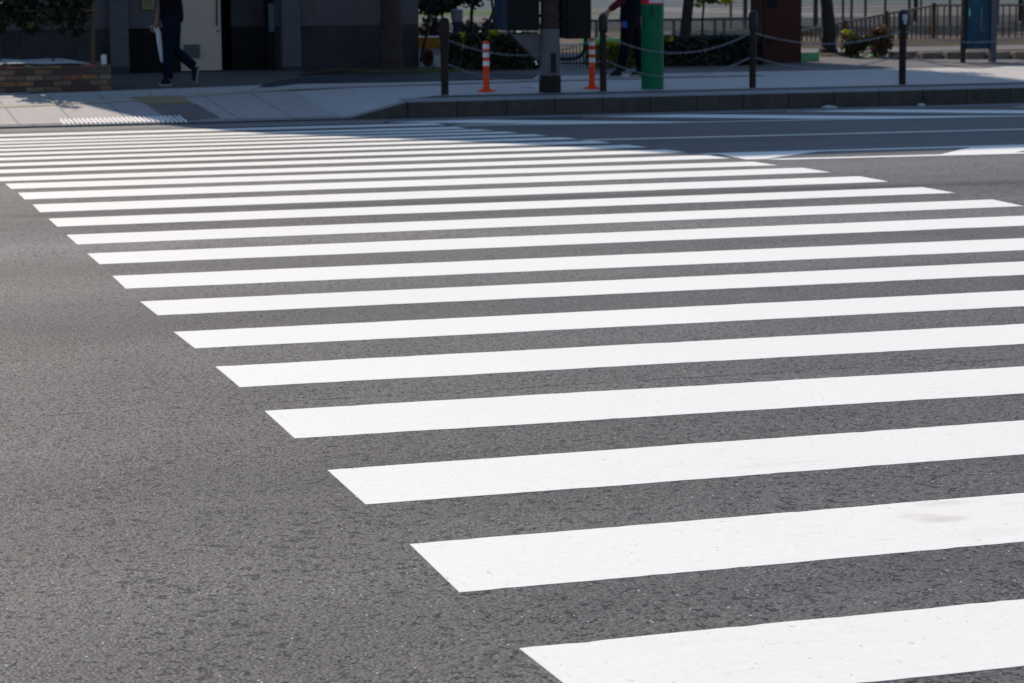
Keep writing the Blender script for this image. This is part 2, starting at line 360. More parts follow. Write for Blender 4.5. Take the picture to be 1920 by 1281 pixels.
def tag(o, label, cat, group=None):
    o['label'] = label; o['category'] = cat
    if group: o['group'] = group
    return o
def structure(name, loc=(0, 0, 0)):
    o = bpy.data.objects.new(name, None); C.objects.link(o); o.location = loc; o['kind'] = 'structure'; return o
def grid(name, xs, ys, zf, m, kind='structure'):
    b = MB(); nx = len(xs)
    b.add([(x, y, zf(x, y)) for y in ys for x in xs], [(j*nx+i, j*nx+i+1, (j+1)*nx+i+1, (j+1)*nx+i) for j in range(len(ys)-1) for i in range(nx-1)])
    o = b.build(name, m, smooth=True); o['kind'] = kind; return o
def lin(a, b, n): return [a+(b-a)*i/n for i in range(n+1)]

# ------------------------------------------------------------------ road and pavement
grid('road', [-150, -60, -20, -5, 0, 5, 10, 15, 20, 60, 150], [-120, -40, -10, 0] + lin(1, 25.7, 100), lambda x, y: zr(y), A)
grid('gutter', [-150, -60, -20, 0, 10, 20, 60, 150], [25.72, 25.95, 26.28], lambda x, y: zr(y)+.004 if y > 25.8 else zr(y)+.0045, M['gutter'])
def zs_(x, y): return zs(x, y)
xs = [-150, -60, -20, -5, 0, 2, 4, 5, 5.6] + lin(5.9, 6.8, 9) + [7.5, 9, 12, 16, 20, 60, 150]
xs = sorted(set(xs + [KX0, KX1]))
ysw = [KY+.165, KY+.17] + lin(KY+.4, 31.6, 14)
grid('sidewalk', xs, ysw, lambda x, y: zs(x, y) if y > KY+.168 else zs(x, y)-.2, M['sidewalk'])
b = MB(); b.add([(KX1+.02, KY+.172, zs(9, KY)+.005), (60, KY+.172, zs(9, KY)+.005), (60, KY+.56, zs(9, KY+.56)+.005), (KX1+.02, KY+.56, zs(9, KY+.56)+.005)], [(0, 1, 2, 3)]); b.build('kerb_apron', M['kerbtop'], kind='structure')
b = MB(); b.add([(KX1+.2, KY+.565, zs(9, KY+.56)+.006), (60, KY+.565, zs(9, KY+.56)+.006), (60, KY+.95, zs(9, KY+.95)+.006), (KX1+.6, KY+.95, zs(9, KY+.95)+.006)], [(0, 1, 2, 3)]); b.build('dirt_strip', M['dirt'], kind='structure')
# curb-ramp slabs: their own sheet 4 mm up so the joints stop where the photo's do
grid('ramp_slabs', [-40, -5, 0, 2, 4, 5, 5.6, 5.95], lin(KY+.18, 29.2, 6), lambda x, y: zs(x, y)+.004, M['ramp'])
def seam_y(x): return 29.75 + (min(max(x, 0), 9)-4)*.27 if x < 9 else 31.1
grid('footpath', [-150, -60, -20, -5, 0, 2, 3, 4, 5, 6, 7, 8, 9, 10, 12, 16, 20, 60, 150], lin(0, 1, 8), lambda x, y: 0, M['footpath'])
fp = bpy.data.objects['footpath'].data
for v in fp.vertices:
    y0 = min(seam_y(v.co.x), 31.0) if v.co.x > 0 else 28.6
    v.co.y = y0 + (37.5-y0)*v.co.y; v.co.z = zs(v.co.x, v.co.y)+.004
# dark re-laid asphalt in front of the building
b = MB(); pts = [(470, 171), (560, 157.5), (800, 153.5), (1000, 148), (1010, 140), (800, 139), (640, 140), (560, 146), (500, 158)]
vs = [gp(*q) for q in pts]; b.add([(q.x, q.y, zs(q.x, q.y)+.009) for q in vs], [tuple(range(len(vs)))])
b.build('asphalt_patch', M['patch'], kind='structure')
# tan guide line along the pavement
def strip(name, pxs, w, m, dz, kind='structure', f=gp):
    b = MB(); n = len(pxs); P = [f(*q) for q in pxs]; vs = []
    for q in P:
        vs += [(q.x, q.y-w/2, zs(q.x, q.y-w/2)+dz), (q.x, q.y+w/2, zs(q.x, q.y+w/2)+dz)]
    b.add(vs, [(2*i, 2*i+2, 2*i+3, 2*i+1) for i in range(n-1)]); return b.build(name, m, kind=kind)
strip('guide_line', [(-60, 202.5), (60, 199), (120, 195.5), (200, 192), (330, 182.5), (480, 171.5), (640, 164.5), (800, 159), (1000, 153), (1200, 147.5), (1430, 141.5)], .22, M['tan'], .0095)
# yellow warning block, grey ribbed slab, white ribs by the dropped kerb
def quadpatch(name, pxs, m, dz):
    b = MB(); P = [gp(*q) for q in pxs]; n = 6; vs = []
    for j in range(n+1):
        for i in range(n+1):
            u, w = i/n, j/n; x = (P[0].x*(1-u)+P[1].x*u)*(1-w)+(P[3].x*(1-u)+P[2].x*u)*w; y = (P[0].y*(1-u)+P[1].y*u)*(1-w)+(P[3].y*(1-u)+P[2].y*u)*w
            vs.append((x, y, zs(x, y)+dz))
    b.add(vs, [(j*(n+1)+i, j*(n+1)+i+1, (j+1)*(n+1)+i+1, (j+1)*(n+1)+i) for j in range(n) for i in range(n)])
    return b, P
tp = thing('tactile_paving', 'tactile paving by the dropped kerb: yellow block, grey ribbed slab, white ribs', 'tactile paving', gp(320, 200))
b, P = quadpatch('x', [(277, 197.5), (362, 195.5), (338, 180.5), (242, 183.5)], None, .011)
rnd = random.Random(3)
for j in range(7):
    for i in range(15):
        u, w = (i+.5)/15, (j+.5)/7; x = (P[0].x*(1-u)+P[1].x*u)*(1-w)+(P[3].x*(1-u)+P[2].x*u)*w; y = (P[0].y*(1-u)+P[1].y*u)*(1-w)+(P[3].y*(1-u)+P[2].y*u)*w
        b.lathe((x, y, zs(x, y)+.010), [(.012, 0), (.008, .006)], 6)
b.build('warning_block', M['yellow'], tp)
b, P = quadpatch('x', [(322, 228), (413, 222), (368, 196.5), (278, 199)], None, .010)
for i in range(17):
    u = (i+.5)/17; p0 = P[0].lerp(P[1], u); p1 = P[3].lerp(P[2], u)
    b.tube([(p.x, p.y, zs(p.x, p.y)+.012) for p in (p0.lerp(p1, .04), p0.lerp(p1, .5), p0.lerp(p1, .96))], .008, 5)
b.build('ribbed_slab', M['guide'], tp)
for i in range(28):
    u = i/27; a = gp(123+u*226, 236.0-u*6.2); c = gp(114+u*220, 226.5-u*6.6)
    b = MB(); pts = [a.lerp(c, t) for t in (0, .5, 1)]
    b.tube([(p.x, p.y, zs(p.x, p.y)+.011) for p in pts], .013, 6)
    b.build('rib', M['rib'], tp)

# ------------------------------------------------------------------ kerb: one block after another
kerb = structure('kerb', (0, KY, zs(9, KY)))
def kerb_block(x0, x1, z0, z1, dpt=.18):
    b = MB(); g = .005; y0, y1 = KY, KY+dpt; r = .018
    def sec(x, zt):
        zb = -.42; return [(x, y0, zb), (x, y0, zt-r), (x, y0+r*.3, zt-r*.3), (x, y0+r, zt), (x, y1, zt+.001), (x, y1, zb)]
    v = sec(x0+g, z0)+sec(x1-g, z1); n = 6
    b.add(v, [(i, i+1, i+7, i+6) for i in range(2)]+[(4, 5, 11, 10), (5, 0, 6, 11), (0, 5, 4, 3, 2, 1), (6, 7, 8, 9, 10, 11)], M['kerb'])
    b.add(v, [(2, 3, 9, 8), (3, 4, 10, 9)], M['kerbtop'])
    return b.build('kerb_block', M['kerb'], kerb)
jx = at(764, 200, KY).x; bw = (at(1731, 180, KY).x-jx)/11
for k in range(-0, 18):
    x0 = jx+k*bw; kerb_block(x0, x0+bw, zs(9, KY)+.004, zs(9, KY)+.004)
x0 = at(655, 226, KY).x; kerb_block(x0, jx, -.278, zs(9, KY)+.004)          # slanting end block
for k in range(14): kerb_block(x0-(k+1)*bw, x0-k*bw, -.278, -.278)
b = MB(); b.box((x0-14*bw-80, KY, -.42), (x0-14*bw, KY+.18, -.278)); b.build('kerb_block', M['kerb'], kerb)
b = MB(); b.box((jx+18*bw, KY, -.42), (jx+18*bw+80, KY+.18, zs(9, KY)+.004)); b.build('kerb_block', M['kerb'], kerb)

# ------------------------------------------------------------------ crossing
far = [(974,1217),(768,1021),(614,882),(496,771),(404,688),(326,623),(263,566),(211,518),(164,476),(125,441),(91,410.5),(61.2,384),(33.9,362),(9.9,345)]
near = {1:(862,1112),2:(686,947),3:(553,823),4:(450,727),5:(366,654),6:(296,592),7:(236,542),8:(187,496),9:(145,459),10:(107.6,425.6),11:(75,398.6),12:(46.4,374.6),13:(21.4,354.8)}
rfar = {9:(1860,374.5),10:(1730,351.5),11:(1612,331),12:(1505,315)}
rnear = {9:(1920,387),10:(1790,362),11:(1666,341),12:(1556,323.5)}
top = {8:405,7:447,6:491,5:545,4:608,3:688,2:789,1:925,0:1124}
XL, XR, Y0, PP, SW = 1.3716, 6.6967, 4.0904, .9, .4467
cw = thing('crosswalk', 'white zebra crossing of broad painted stripes running across the asphalt road', 'crosswalk', (4, 14, zr(14)))
def ribbon(name, corners, parent, m=WP, dz=.0016, jit=.0035, seg=.035):
    (la, lb), (ra, rb) = corners                      # left near, left far ; right near, right far (x, y)
    L = max(ra[0]-la[0], .2); n = max(4, int(L/seg)); rnd = random.Random(hash((round(la[0], 3), round(la[1], 3))) & 0xffff)
    vs = []; mm = 4; a0 = a1_w = 0
    for i in range(n+1):
        u = i/n; a0 = a0*.8+rnd.uniform(-1, 1)*jit*.5; a1_w = a1_w*.8+rnd.uniform(-1, 1)*jit*.5; j0 = a0+(rnd.uniform(.3, 1.4)*jit if rnd.random() < .12 else 0); j1 = a1_w-(rnd.uniform(.3, 1.4)*jit if rnd.random() < .12 else 0)
        for k in range(mm+1):
            w = k/mm; x = (la[0]*(1-u)+ra[0]*u)*(1-w)+(lb[0]*(1-u)+rb[0]*u)*w
            y = ((la[1]*(1-u)+ra[1]*u)+j0)*(1-w)+((lb[1]*(1-u)+rb[1]*u)+j1)*w
            vs.append((x, y, zr(y)+dz))
    b = MB(); q = mm+1; fs = [(i*q+k, (i+1)*q+k, (i+1)*q+k+1, i*q+k+1) for i in range(n) for k in range(mm)]
    o = len(vs); ring = [i*q for i in range(n+1)] + [n*q+k for k in range(1, mm+1)] + [i*q+mm for i in range(n-1, -1, -1)] + [k for k in range(mm-1, 0, -1)]
    vs += [(vs[i][0], vs[i][1], vs[i][2]-dz-.006) for i in ring]; nr = len(ring)
    fs += [(ring[(i+1) % nr], ring[i], o+i, o+(i+1) % nr) for i in range(nr)]
    b.add(vs, fs); return b.build(name, m, parent)
for n in range(0, 25):
    yn = Y0+n*PP; lf = (XL, yn+SW); ln = (XL, yn); rf = (XR, yn+SW); rn = (XR, yn)
    if n < 14:
        q = rp(*far[n]); lf = (q.x, q.y)
        if n in near: q = rp(*near[n]); ln = (q.x, q.y)
        else: ln = (XL+.01, lf[1]-SW)
        if n in rfar:
            q = rp(*rfar[n]); rf = (q.x, q.y); q = rp(*rnear[n]); rn = (q.x, q.y)
        elif n in top:
            q = rp(1920, top[n]); sl = (q.y-lf[1])/(q.x-lf[0]); rf = (XR, lf[1]+sl*(XR-lf[0])); rn = (XR, rf[1]-(lf[1]-ln[1]))
    if n == 24: rf = (6.25, rf[1]); rn = (6.25, rn[1])
    ribbon('stripe', ((ln, lf), (rn, rf)), cw)
# two stripes nearer than the frame, so the crossing does not stop at the picture's edge
for n in (-1, -2, -3): ribbon('stripe', (((XL, Y0+n*PP), (XL, Y0+n*PP+SW)), ((XR, Y0+n*PP), (XR, Y0+n*PP+SW))), cw)

def xyline(px): q = rp(*px); return (q.x, q.y)
def painted_line(label, a, c, w, x2):
    a = xyline(a); c = xyline(c); sl = (c[1]-a[1])/(c[0]-a[0]); e = (x2, a[1]+sl*(x2-a[0]))
    o = ribbon('lane_line', (((a[0]+.05, a[1]-w/2), (a[0], a[1]+w/2)), ((e[0], e[1]-w/2), (e[0], e[1]+w/2))), None, seg=.2)
    return tag(o, label, 'lane line', 'white lines along the road')
painted_line('thin white lane line in shade, alone between the hatching and the double line', (1092, 263), (1920, 242.5), .13, 45)
# double centre line with pale wedges between its two edges
dl = thing('centre_line', 'two parallel white lines with broad white wedges between them', 'centre line', (9, 16.6, zr(16.6)), 'white lines along the road')
def pline(a, c, w, x2, par):
    a = xyline(a); c = xyline(c); sl = (c[1]-a[1])/(c[0]-a[0]); e = (x2, a[1]+sl*(x2-a[0]))
    ribbon('line', (((a[0]+.08, a[1]-w/2), (a[0], a[1]+w/2)), ((e[0], e[1]-w/2), (e[0], e[1]+w/2))), par, seg=.2); return a, sl
a1, s1 = pline((1310, 289.3), (1920, 272.5), .13, 45, dl)
a2, s2 = pline((1440, 299.5), (1920, 287), .15, 45, dl)
def wedge(x0, x1, x2, x3):
    yl = lambda x: a2[1]+s2*(x-a2[0])+.075; yh = lambda x: a1[1]+s1*(x-a1[0])-.065
    ribbon('wedge', (((x0, yl(x0)), (x1, yh(x1))), ((x2, yl(x2)), (x3, yh(x3)))), dl, seg=.15)
wedge(rp(1409, 300.6).x, rp(1360, 291).x, rp(1440, 299.5).x, rp(1535, 284).x)
wl, wr, wul, wur = rp(1765, 290).x, rp(1905, 286.5).x, rp(1833, 277).x, rp(1985, 273).x
step = wr - rp(1440, 299.5).x
for k in range(0, 8): wedge(wl+step*k, wul+step*k, wr+step*k, wur+step*k)
# hatched safety zone beside the kerb
hz = thing('hatched_zone', 'painted hatching of slanting white bars between kerb and lane, in shade', 'hatched marking', (9, 24.5, zr(24.5)))
ed = pline((850, 235.5), (1920, 217.6), .14, 45, hz)
_a, _c = xyline((1000, 218.3)), xyline((1920, 199.3)); eu = (_a, (_c[1]-_a[1])/(_c[0]-_a[0]))
ey = lambda x: ed[0][1]+ed[1]*(x-ed[0][0])+.07
uy = lambda x: min(eu[0][1]+eu[1]*(x-eu[0][0])-.06, KY-.45)
bars = [((783, 225.5), (1240, 236)), ((775, 225), (1180, 235))]
# each bar slants: starts high at the kerb side on the left, runs down to the lane side on the right
h0, h1 = rp(1340, 218.1), rp(1560, 220.1)
sl_b = (h1.y-h0.y)/(h1.x-h0.x); wb = .92; pitch = 2.183
for k in range(-30, 40):
    c0 = h0.y - sl_b*h0.x + k*pitch   # y = c0 + sl_b * x  (centre line of one bar)
    # intersections with the two borders
    def cut(off, edge, a, b_):
        lo, hi = a, b_
        for _ in range(50):
            m_ = (lo+hi)/2
            if c0+off+sl_b*m_ - edge(m_) > 0: lo = m_
            else: hi = m_
        return lo
    xa = [cut(o, uy, -20, 80) for o in (-wb/2, wb/2)]; xb = [cut(o, ey, -20, 80) for o in (-wb/2, wb/2)]
    lim = 6.32
    if xb[0] < lim+.6 or xa[0] > 40: continue
    xa = [max(v, lim+.05*i) for i, v in enumerate(xa)]
    L = [(xa[0], c0-wb/2+sl_b*xa[0]), (xa[1], c0+wb/2+sl_b*xa[1])]; Rr = [(xb[0], c0-wb/2+sl_b*xb[0]), (xb[1], c0+wb/2+sl_b*xb[1])]
    if Rr[0][0] <= L[0][0]+.3: continue
    ribbon('bar', ((L[0], L[1]), (Rr[0], Rr[1])), hz, seg=.15, dz=.0018)

# ------------------------------------------------------------------ park ground beyond
grid('park_ground', [-300, -100, -30, 0, 9, 15, 22, 40, 100, 300], [37.5, 45, 55, 70, 100, 150, 300, 700], lambda x, y: zs(9, 37)-.03, M['ground'])
zp = zs(9, 37)-.03
def far_band(name, y0, y1, m, x0=-100, x1=140, dz=.004): 
    b = MB(); b.add([(x0, y0, zp+dz), (x1, y0, zp+dz), (x1, y1, zp+dz), (x0, y1, zp+dz)], [(0, 1, 2, 3)]); return b.build(name, m, kind='structure')
far_band('far_road', at(1600, 52, 60).y and solve(1600, 52, lambda x, y: zp).y, solve(1600, 32, lambda x, y: zp).y, M['farroad'])  # near-black tone also holds the tree shade lying on this strip
ypale = solve(1600, 32, lambda x, y: zp).y
yp1 = solve(1350, 13, lambda x, y: zp).y
fx = lambda px: solve(px, 20, lambda x, y: zp).x
far_band('far_paving', ypale+.1, yp1, M['farpale'], fx(1212), fx(1445))
far_band('far_concrete', ypale+.1, yp1, M['farconc'], fx(1447), 140)
far_band('far_yard', ypale+.1, yp1, M['farconc'], -100, fx(1210))
far_band('far_court', yp1+.1, 260, M['fargrey'])
lw0 = solve(850, 31, lambda x, y: zp); lw1 = solve(850, 21, lambda x, y: zp)
far_band('lawn', lw0.y, lw1.y, M['lawn'], solve(780, 26, lambda x, y: zp).x-4, solve(945, 26, lambda x, y: zp).x+3, .008)

# ------------------------------------------------------------------ building
YW = 33.6
def X(px, Y, py=60): return at(px, py, Y).x
def Z(py, px, Y): return at(px, py, Y).z
zb = zs(6, YW)-.05
bld = thing('building', 'dark grey stone building with beige service door, black recesses and pilasters', 'building', (4, YW, zs(6, YW)))
zd = Z(50, 500, YW); ztop = 3.55
wall = MB(); dado = MB(); DEP = YW+1.2
def panel(p0, p1, rec, um, dm, zsplit=None):
    x0, x1 = X(p0, YW), X(p1, YW); y = YW+rec
    if um: wall.box((x0, y, zd), (x1, DEP, ztop), um)
    if dm: dado.box((x0, y+.004, zb), (x1, DEP, zd-.002), dm)
panel(-900, 208, 0, M['stone'], M['dado'])
panel(240, 302, .02, M['stone'], M['black'])
panel(302, 337, .03, M['stone'], M['black'])
panel(440, 503, .25, M['dado'], M['black'])
panel(516, 530, .05, M['stone'], M['dado'])
panel(563, 785, 0, M['stone'], M['dado'])
wall.box((X(337, YW), YW+.02, 2.05), (X(516, YW), DEP, ztop), M['stone'])       # head over the openings
wall.box((X(415, YW), YW+.75, zb), (X(440, YW), DEP, 2.05), M['black'])          # back of the dark doorway
wall.box((X(503, YW), YW+.02, zb), (X(516, YW), DEP, 2.05), M['black'])
wall.box((X(-900, YW), DEP+.002, zb), (X(785, YW), 36.6, ztop), M['stone'])
wall.build('wall', M['stone'], bld); dado.build('dado', M['dado'], bld)
b = MB(); b.box((X(-900, YW)-.1, YW-.12, ztop+.002), (X(785, YW)+.1, 36.7, ztop+.16)); b.build('roof', M['pil'], bld)
for p0, p1 in ((207, 241), (529.5, 564)):
    b = MB(); yf = YW-.14; x0, x1 = X(p0, yf), X(p1, yf); zz = [Z(126, p0, yf), Z(79, p0, yf), Z(32, p0, yf), Z(-15, p0, yf), 1.7, 2.3, 2.9, ztop]
    for z0, z1 in zip(zz[:-1], zz[1:]): b.box((x0, yf, z0+.004), (x1, YW+.02, z1-.004))
    b.box((x0+.006, yf+.006, zz[0]), (x1-.006, YW+.02, ztop-.01))
    b.build('pilaster', M['pil'], bld)
    b = MB(); b.box((x0-.0, yf+.012, zb), (x1, YW+.02, zz[0]-.004)); b.build('plinth', M['dado'], bld)
dr = MB(); yd = YW+.06; dr.box((X(337.5, yd), yd, Z(132.5, 380, yd)), (X(414.5, yd), yd+.05, 2.04)); door = dr.build('door', M['door'], bld, bev=.004)
b = MB(); x0, x1, z0, z1 = X(343, yd), X(374, yd), Z(109, 360, yd), Z(83, 360, yd)
b.box((x0, yd-.012, z0), (x1, yd-.002, z1), M['vent'])
for k in range(11):
    zc = z0+(z1-z0)*(k+.5)/11; b.hexa([(x0+.008, yd-.03, zc-.006), (x1-.008, yd-.03, zc-.006), (x1-.008, yd-.013, zc+.002), (x0+.008, yd-.013, zc+.002), (x0+.008, yd-.03, zc-.003), (x1-.008, yd-.03, zc-.003), (x1-.008, yd-.013, zc+.005), (x0+.008, yd-.013, zc+.005)], M['vent'])
b.build('vent', M['vent'], door)
b = MB(); b.tube([at(406.5, -35, yd-.05), at(406.5, 48, yd-.05)], .012, 8); b.tube([at(406.5, -30, yd-.05), at(406.5, -30, yd+.01)], .008, 6); b.tube([at(406.5, 44, yd-.05), at(406.5, 44, yd+.01)], .008, 6); b.build('handle', M['handle'], door)
b = MB(); q = at(408.5, 58, yd); b.tube([q, q-Vector((0, .02, 0))], .016, 10); b.build('lock', M['handle'], door)
b = MB(); yg = YW-.002; b.box((X(504, yg), yg-.02, Z(60, 509, yg)), (X(514.5, yg), yg+.018, Z(7, 509, yg))); b.build('glass_strip', M['glass'], bld)
b = MB(); b.box((X(268, yg), yg-.012, Z(18, 278, yg)), (X(290, yg), yg+.018, Z(-12, 278, yg)), M['brass'])
for pz in (2, -4, 7, 12): b.box((X(270.5, yg), yg-.014, Z(pz+.8, 278, yg)), (X(287, yg), yg-.0125, Z(pz-.8, 278, yg)), M['dado'])
b.build('wall_plate', M['brass'], bld)
# unseen windowed block added behind the low front wing, sized to cast the road shadow
tw = MB(); TX0, TX1, TY0, TY1, TH = .66, 9.05, 37.0, 50.0, 19.6
tw.box((TX0, TY0, zb), (TX1, TY1, TH), M['stone'])
tw.build('shadow_tower', M['stone'], bld)
for fl in range(5):
    for k in range(4):
        b = MB(); wx = TX0+.6+k*2.0; wz = 4.6+fl*3.0; b.box((wx, TY0-.03, wz), (wx+1.4, TY0+.02, wz+1.5)); w_ = b.build('window', M['glass'], bld)
        b = MB(); b.box((wx-.06, TY0-.06, wz-.08), (wx+1.46, TY0-.032, wz-.002)); b.build('sill', M['pil'], w_)

# ------------------------------------------------------------------ planter
qa, qb = gp(0, 177.5), gp(208, 168.5); YP = (qa.y+qb.y)/2
pxr = X(208.5, YP, 150); zt = Z(121, 208, YP); pz0 = min(zs(2, YP), zs(3, YP))-.12
pl = thing('planter', 'low brick planter in mixed brown, tan and grey bricks beside the dark building', 'planter', (pxr-1.2, YP+.5, zs(2, YP)))
b = MB(); t = .11; xl = pxr-4.4; yb = YP+1.3
b.box((xl, YP, pz0), (pxr, YP+t, zt)); b.box((xl, yb-t, pz0), (pxr, yb, zt)); b.box((xl, YP+t, pz0), (xl+t, yb-t, zt)); b.box((pxr-t, YP+t, pz0), (pxr, yb-t, zt))
b.build('brick_wall', M['brick'], pl, bev=.004)
b = MB(); b.box((xl+t, YP+t, pz0), (pxr-t, yb-t, zt-.03)); b.build('soil', M['soil'], pl)
# pale sheet mounded over the soil
b = MB(); nx, ny = 30, 8; vs = []
for j in range(ny+1):
    for i in range(nx+1):
        u, w = i/nx, j/ny; x = xl+t+.02+(pxr-.12-t-xl-.02)*u; y = YP+t+.12+(yb-YP-2*t-.14)*w
        h = .085*min(1, (1-u)*9)**.6*math.sin(math.pi*min(1, .08+w*.95))**.5 + .008*math.sin(7*u*5+w*3)
        vs.append((x, y, zt-.025+max(h, 0)))
b.add(vs, [(j*(nx+1)+i, j*(nx+1)+i+1, (j+1)*(nx+1)+i+1, (j+1)*(nx+1)+i) for j in range(ny) for i in range(nx)])
tag(b.build('ground_sheet', M['sheet'], smooth=True), 'pale blue-grey sheet mounded over the soil in the brick planter', 'ground sheet')

def crown(b, c, rad, n, size, rnd, clumps=9, gap=.0):
    c = Vector(c); cs = []
    for _ in range(clumps):
        d = Vector((rnd.gauss(0, 1), rnd.gauss(0, 1), rnd.gauss(0, 1))).normalized()*rnd.uniform(.25, .95)
        cs.append((Vector((d.x*rad[0], d.y*rad[1], d.z*rad[2])), rnd.uniform(.22, .42)))
    for _ in range(n):
        o, k = rnd.choice(cs)
        p = c+o+Vector((rnd.gauss(0, .5)*rad[0]*k, rnd.gauss(0, .5)*rad[1]*k, rnd.gauss(0, .5)*rad[2]*k))
        b.leaf(p, size, rnd)
def tree(name, label, cat, pts, rads, bark, crowns, group=None, limbs=(), seed=1, lm='dark', bumps=()):
    pts = [Vector(p) for p in pts]; t = thing(name, label, cat, pts[0], group); rnd = random.Random(seed)
    b = MB(); n = 14; P = []; RR = []
    for i in range(len(pts)-1):
        for k in range(6):
            u = k/6; P.append(pts[i].lerp(pts[i+1], u)+Vector((rnd.uniform(-1, 1), rnd.uniform(-1, 1), 0))*rads[i]*.05); RR.append((rads[i]*(1-u)+rads[i+1]*u)*rnd.uniform(.97, 1.04))
    P.append(pts[-1]); RR.append(rads[-1]); P[0] = pts[0]-Vector((0, 0, .08))
    b.tube(P, RR, n)
    for l in limbs:
        lp = [Vector(q) for q in l[0]]; b.tube(lp, [l[1]*(1-.75*i/(len(lp)-1)) for i in range(len(lp))], 8)
    for c, r in bumps: b.lathe(c, [(r*.2, -r), (r*.8, -r*.6), (r, 0), (r*.75, r*.6), (r*.2, r)], 8)
    b.build('trunk', bark, t, smooth=True)
    if crowns:
        b = MB()
        for c, rad, nn, size, cl in crowns: crown(b, c, rad, nn, size, rnd, cl)
        b.build('crown', LEAF[lm], t)
    return t
# four young trees in the planter
lab = ['slim young tree cut by the left picture edge, in brick planter', 'young leafy tree in brick planter, second from the left, with yellowing leaf', 'young leafy tree in middle of brick planter before dark wall', 'thin leaning young tree in brick planter next to the timber stake']
for i, (pb, pt_, c0) in enumerate((((0, 122), (-2, 40), (0, 25)), ((40, 122), (46, 40), (48, 20)), ((100, 121), (96, 40), (104, 22)), ((146, 121), (153, 60), (142, 28)))):
    Yp = YP+.42+.12*(i % 2)
    p0 = at(*pb, Yp); p0.z = zt-.06; p1 = at(*pt_, Yp); p2 = Vector((p1.x+.03, Yp+.05, 1.5))
    cr = [(at(c0[0], c0[1]+14, Yp), (.21, .20, .20), 420, .07, 11), (at(c0[0], c0[1]-20, Yp), (.27, .24, .24), 560, .075, 12), (Vector((p2.x, Yp, 1.35)), (.32, .32, .40), 420, .085, 10)]
    tree('young_tree', lab[i], 'tree', [p0, p1, p2], [.017, .013, .007], BARK, cr, 'young trees in the brick planter', seed=20+i, lm='dark')
b = MB(); Yp = YP+.5
rnd = random.Random(4)
for _ in range(16): b.leaf(at(rnd.gauss(58, 6), rnd.gauss(44, 6), Yp-.2), .06, rnd)
tag(b.build('yellow_sprig', LEAF['gold']), 'small yellowing sprig among the dark young trees above the brick planter', 'foliage sprig')
sp = thing('tree_support', 'tan timber stake with cross rail tied beside the young planter trees', 'tree stake', at(174, 121, Yp))
b = MB(); q = at(174, 121, Yp); b.tube([(q.x, q.y, zt-.06), at(174, 0, Yp), (q.x+.005, q.y, 1.75)], [.026, .025, .024], 10); b.build('stake', M['wood'], sp, smooth=True)
b = MB(); b.tube([at(189, 19, Yp-.04), at(158, 19.5, Yp-.04)], .016, 8); b.tube([at(157.5, 19.5, Yp-.04), at(-120, 22, Yp-.04)], .013, 8); b.build('cross_rail', M['wood'], sp, smooth=True)
b = MB(); b.lathe(at(153, 19, Yp-.06), [(.02, -.035), (.038, -.02), (.042, 0), (.036, .025), (.015, .036)], 10); b.build('tie', M['handle'], sp, smooth=True)
q = at(195, 120.5, YP+.055)
b = MB(); b.lathe((q.x, q.y, zt), [(.027, 0), (.033, .006), (.034, .105), (.030, .115), (.028, .118)], 16)
tag(b.build('drink_can', M['litter'], smooth=True), 'small white drink can left standing on right corner of brick planter', 'can')

# ------------------------------------------------------------------ street tree by the wall, planting bed
p0 = gp(733, 134.5); YT = p0.y
bed = MB(); vs = [gp(x, y) for x, y in ((560, 143), (620, 139.5), (680, 138.5), (740, 139), (800, 137.5), (860, 134), (860, 128), (700, 126), (580, 130))]
ctr = sum(vs, Vector())/len(vs)
nv = len(vs); ring2 = [v.lerp(ctr, .5)+Vector((0, 0, .035)) for v in vs]
bed.add([(v.x, v.y, zs(v.x, v.y)+.012) for v in vs]+ring2+[ctr+Vector((0, 0, .05))], [(i, (i+1) % nv, nv+(i+1) % nv, nv+i) for i in range(nv)]+[(nv+i, nv+(i+1) % nv, 2*nv) for i in range(nv)])
bed.build('planting_bed', M['soil'], kind='structure', smooth=True)
b = MB(); rnd = random.Random(8)
for _ in range(1500):
    px = rnd.choice((rnd.gauss(690, 30), rnd.uniform(600, 870), rnd.gauss(810, 30))); q = gp(px, rnd.uniform(133.5, 138))
    h = rnd.uniform(.02, .055); a = rnd.uniform(0, 6.28); w = .006; d = Vector((math.cos(a), math.sin(a), 0))
    q.z += .01; b.add([q-d*w, q+d*w, q+Vector((rnd.gauss(0, .02), rnd.gauss(0, .02), h))], [(0, 1, 2)])
o = b.build('grass', LEAF['grass'], kind='stuff'); tag(o, 'sparse dry grass at the foot of the thick trunk', 'grass')
o['kind'] = 'stuff'
tr = (at(755, 90, YT).x-at(712, 90, YT).x)/2
tree('street_tree', 'thick knobbly brown tree trunk standing close before the dark stone wall', 'tree', [p0, at(733, 100, YT), at(733.5, 40, YT), at(733, -20, YT), (at(732, -20, YT).x, YT, 3.2), (at(730, -20, YT).x, YT, 5.2)],
     [tr*1.18, tr*1.0, tr*.93, tr*.88, tr*.75, tr*.4], BARK, [((p0.x, YT, 5.6), (1.7, 1.7, 1.3), 1800, .14, 16)], limbs=[([(p0.x, YT, 3.0), (p0.x+.7, YT-.3, 4.2), (p0.x+1.3, YT-.4, 5.3)], .07), ([(p0.x, YT, 3.1), (p0.x-.8, YT+.2, 4.3), (p0.x-1.2, YT+.3, 5.4)], .07), ([(p0.x, YT, 3.6), (p0.x+.1, YT-.7, 4.7), (p0.x+.2, YT-1, 5.6)], .055)],
     seed=5, lm='dark', bumps=[(at(751, 33, YT-.02), .045), (at(748, 12, YT-.02), .03)])

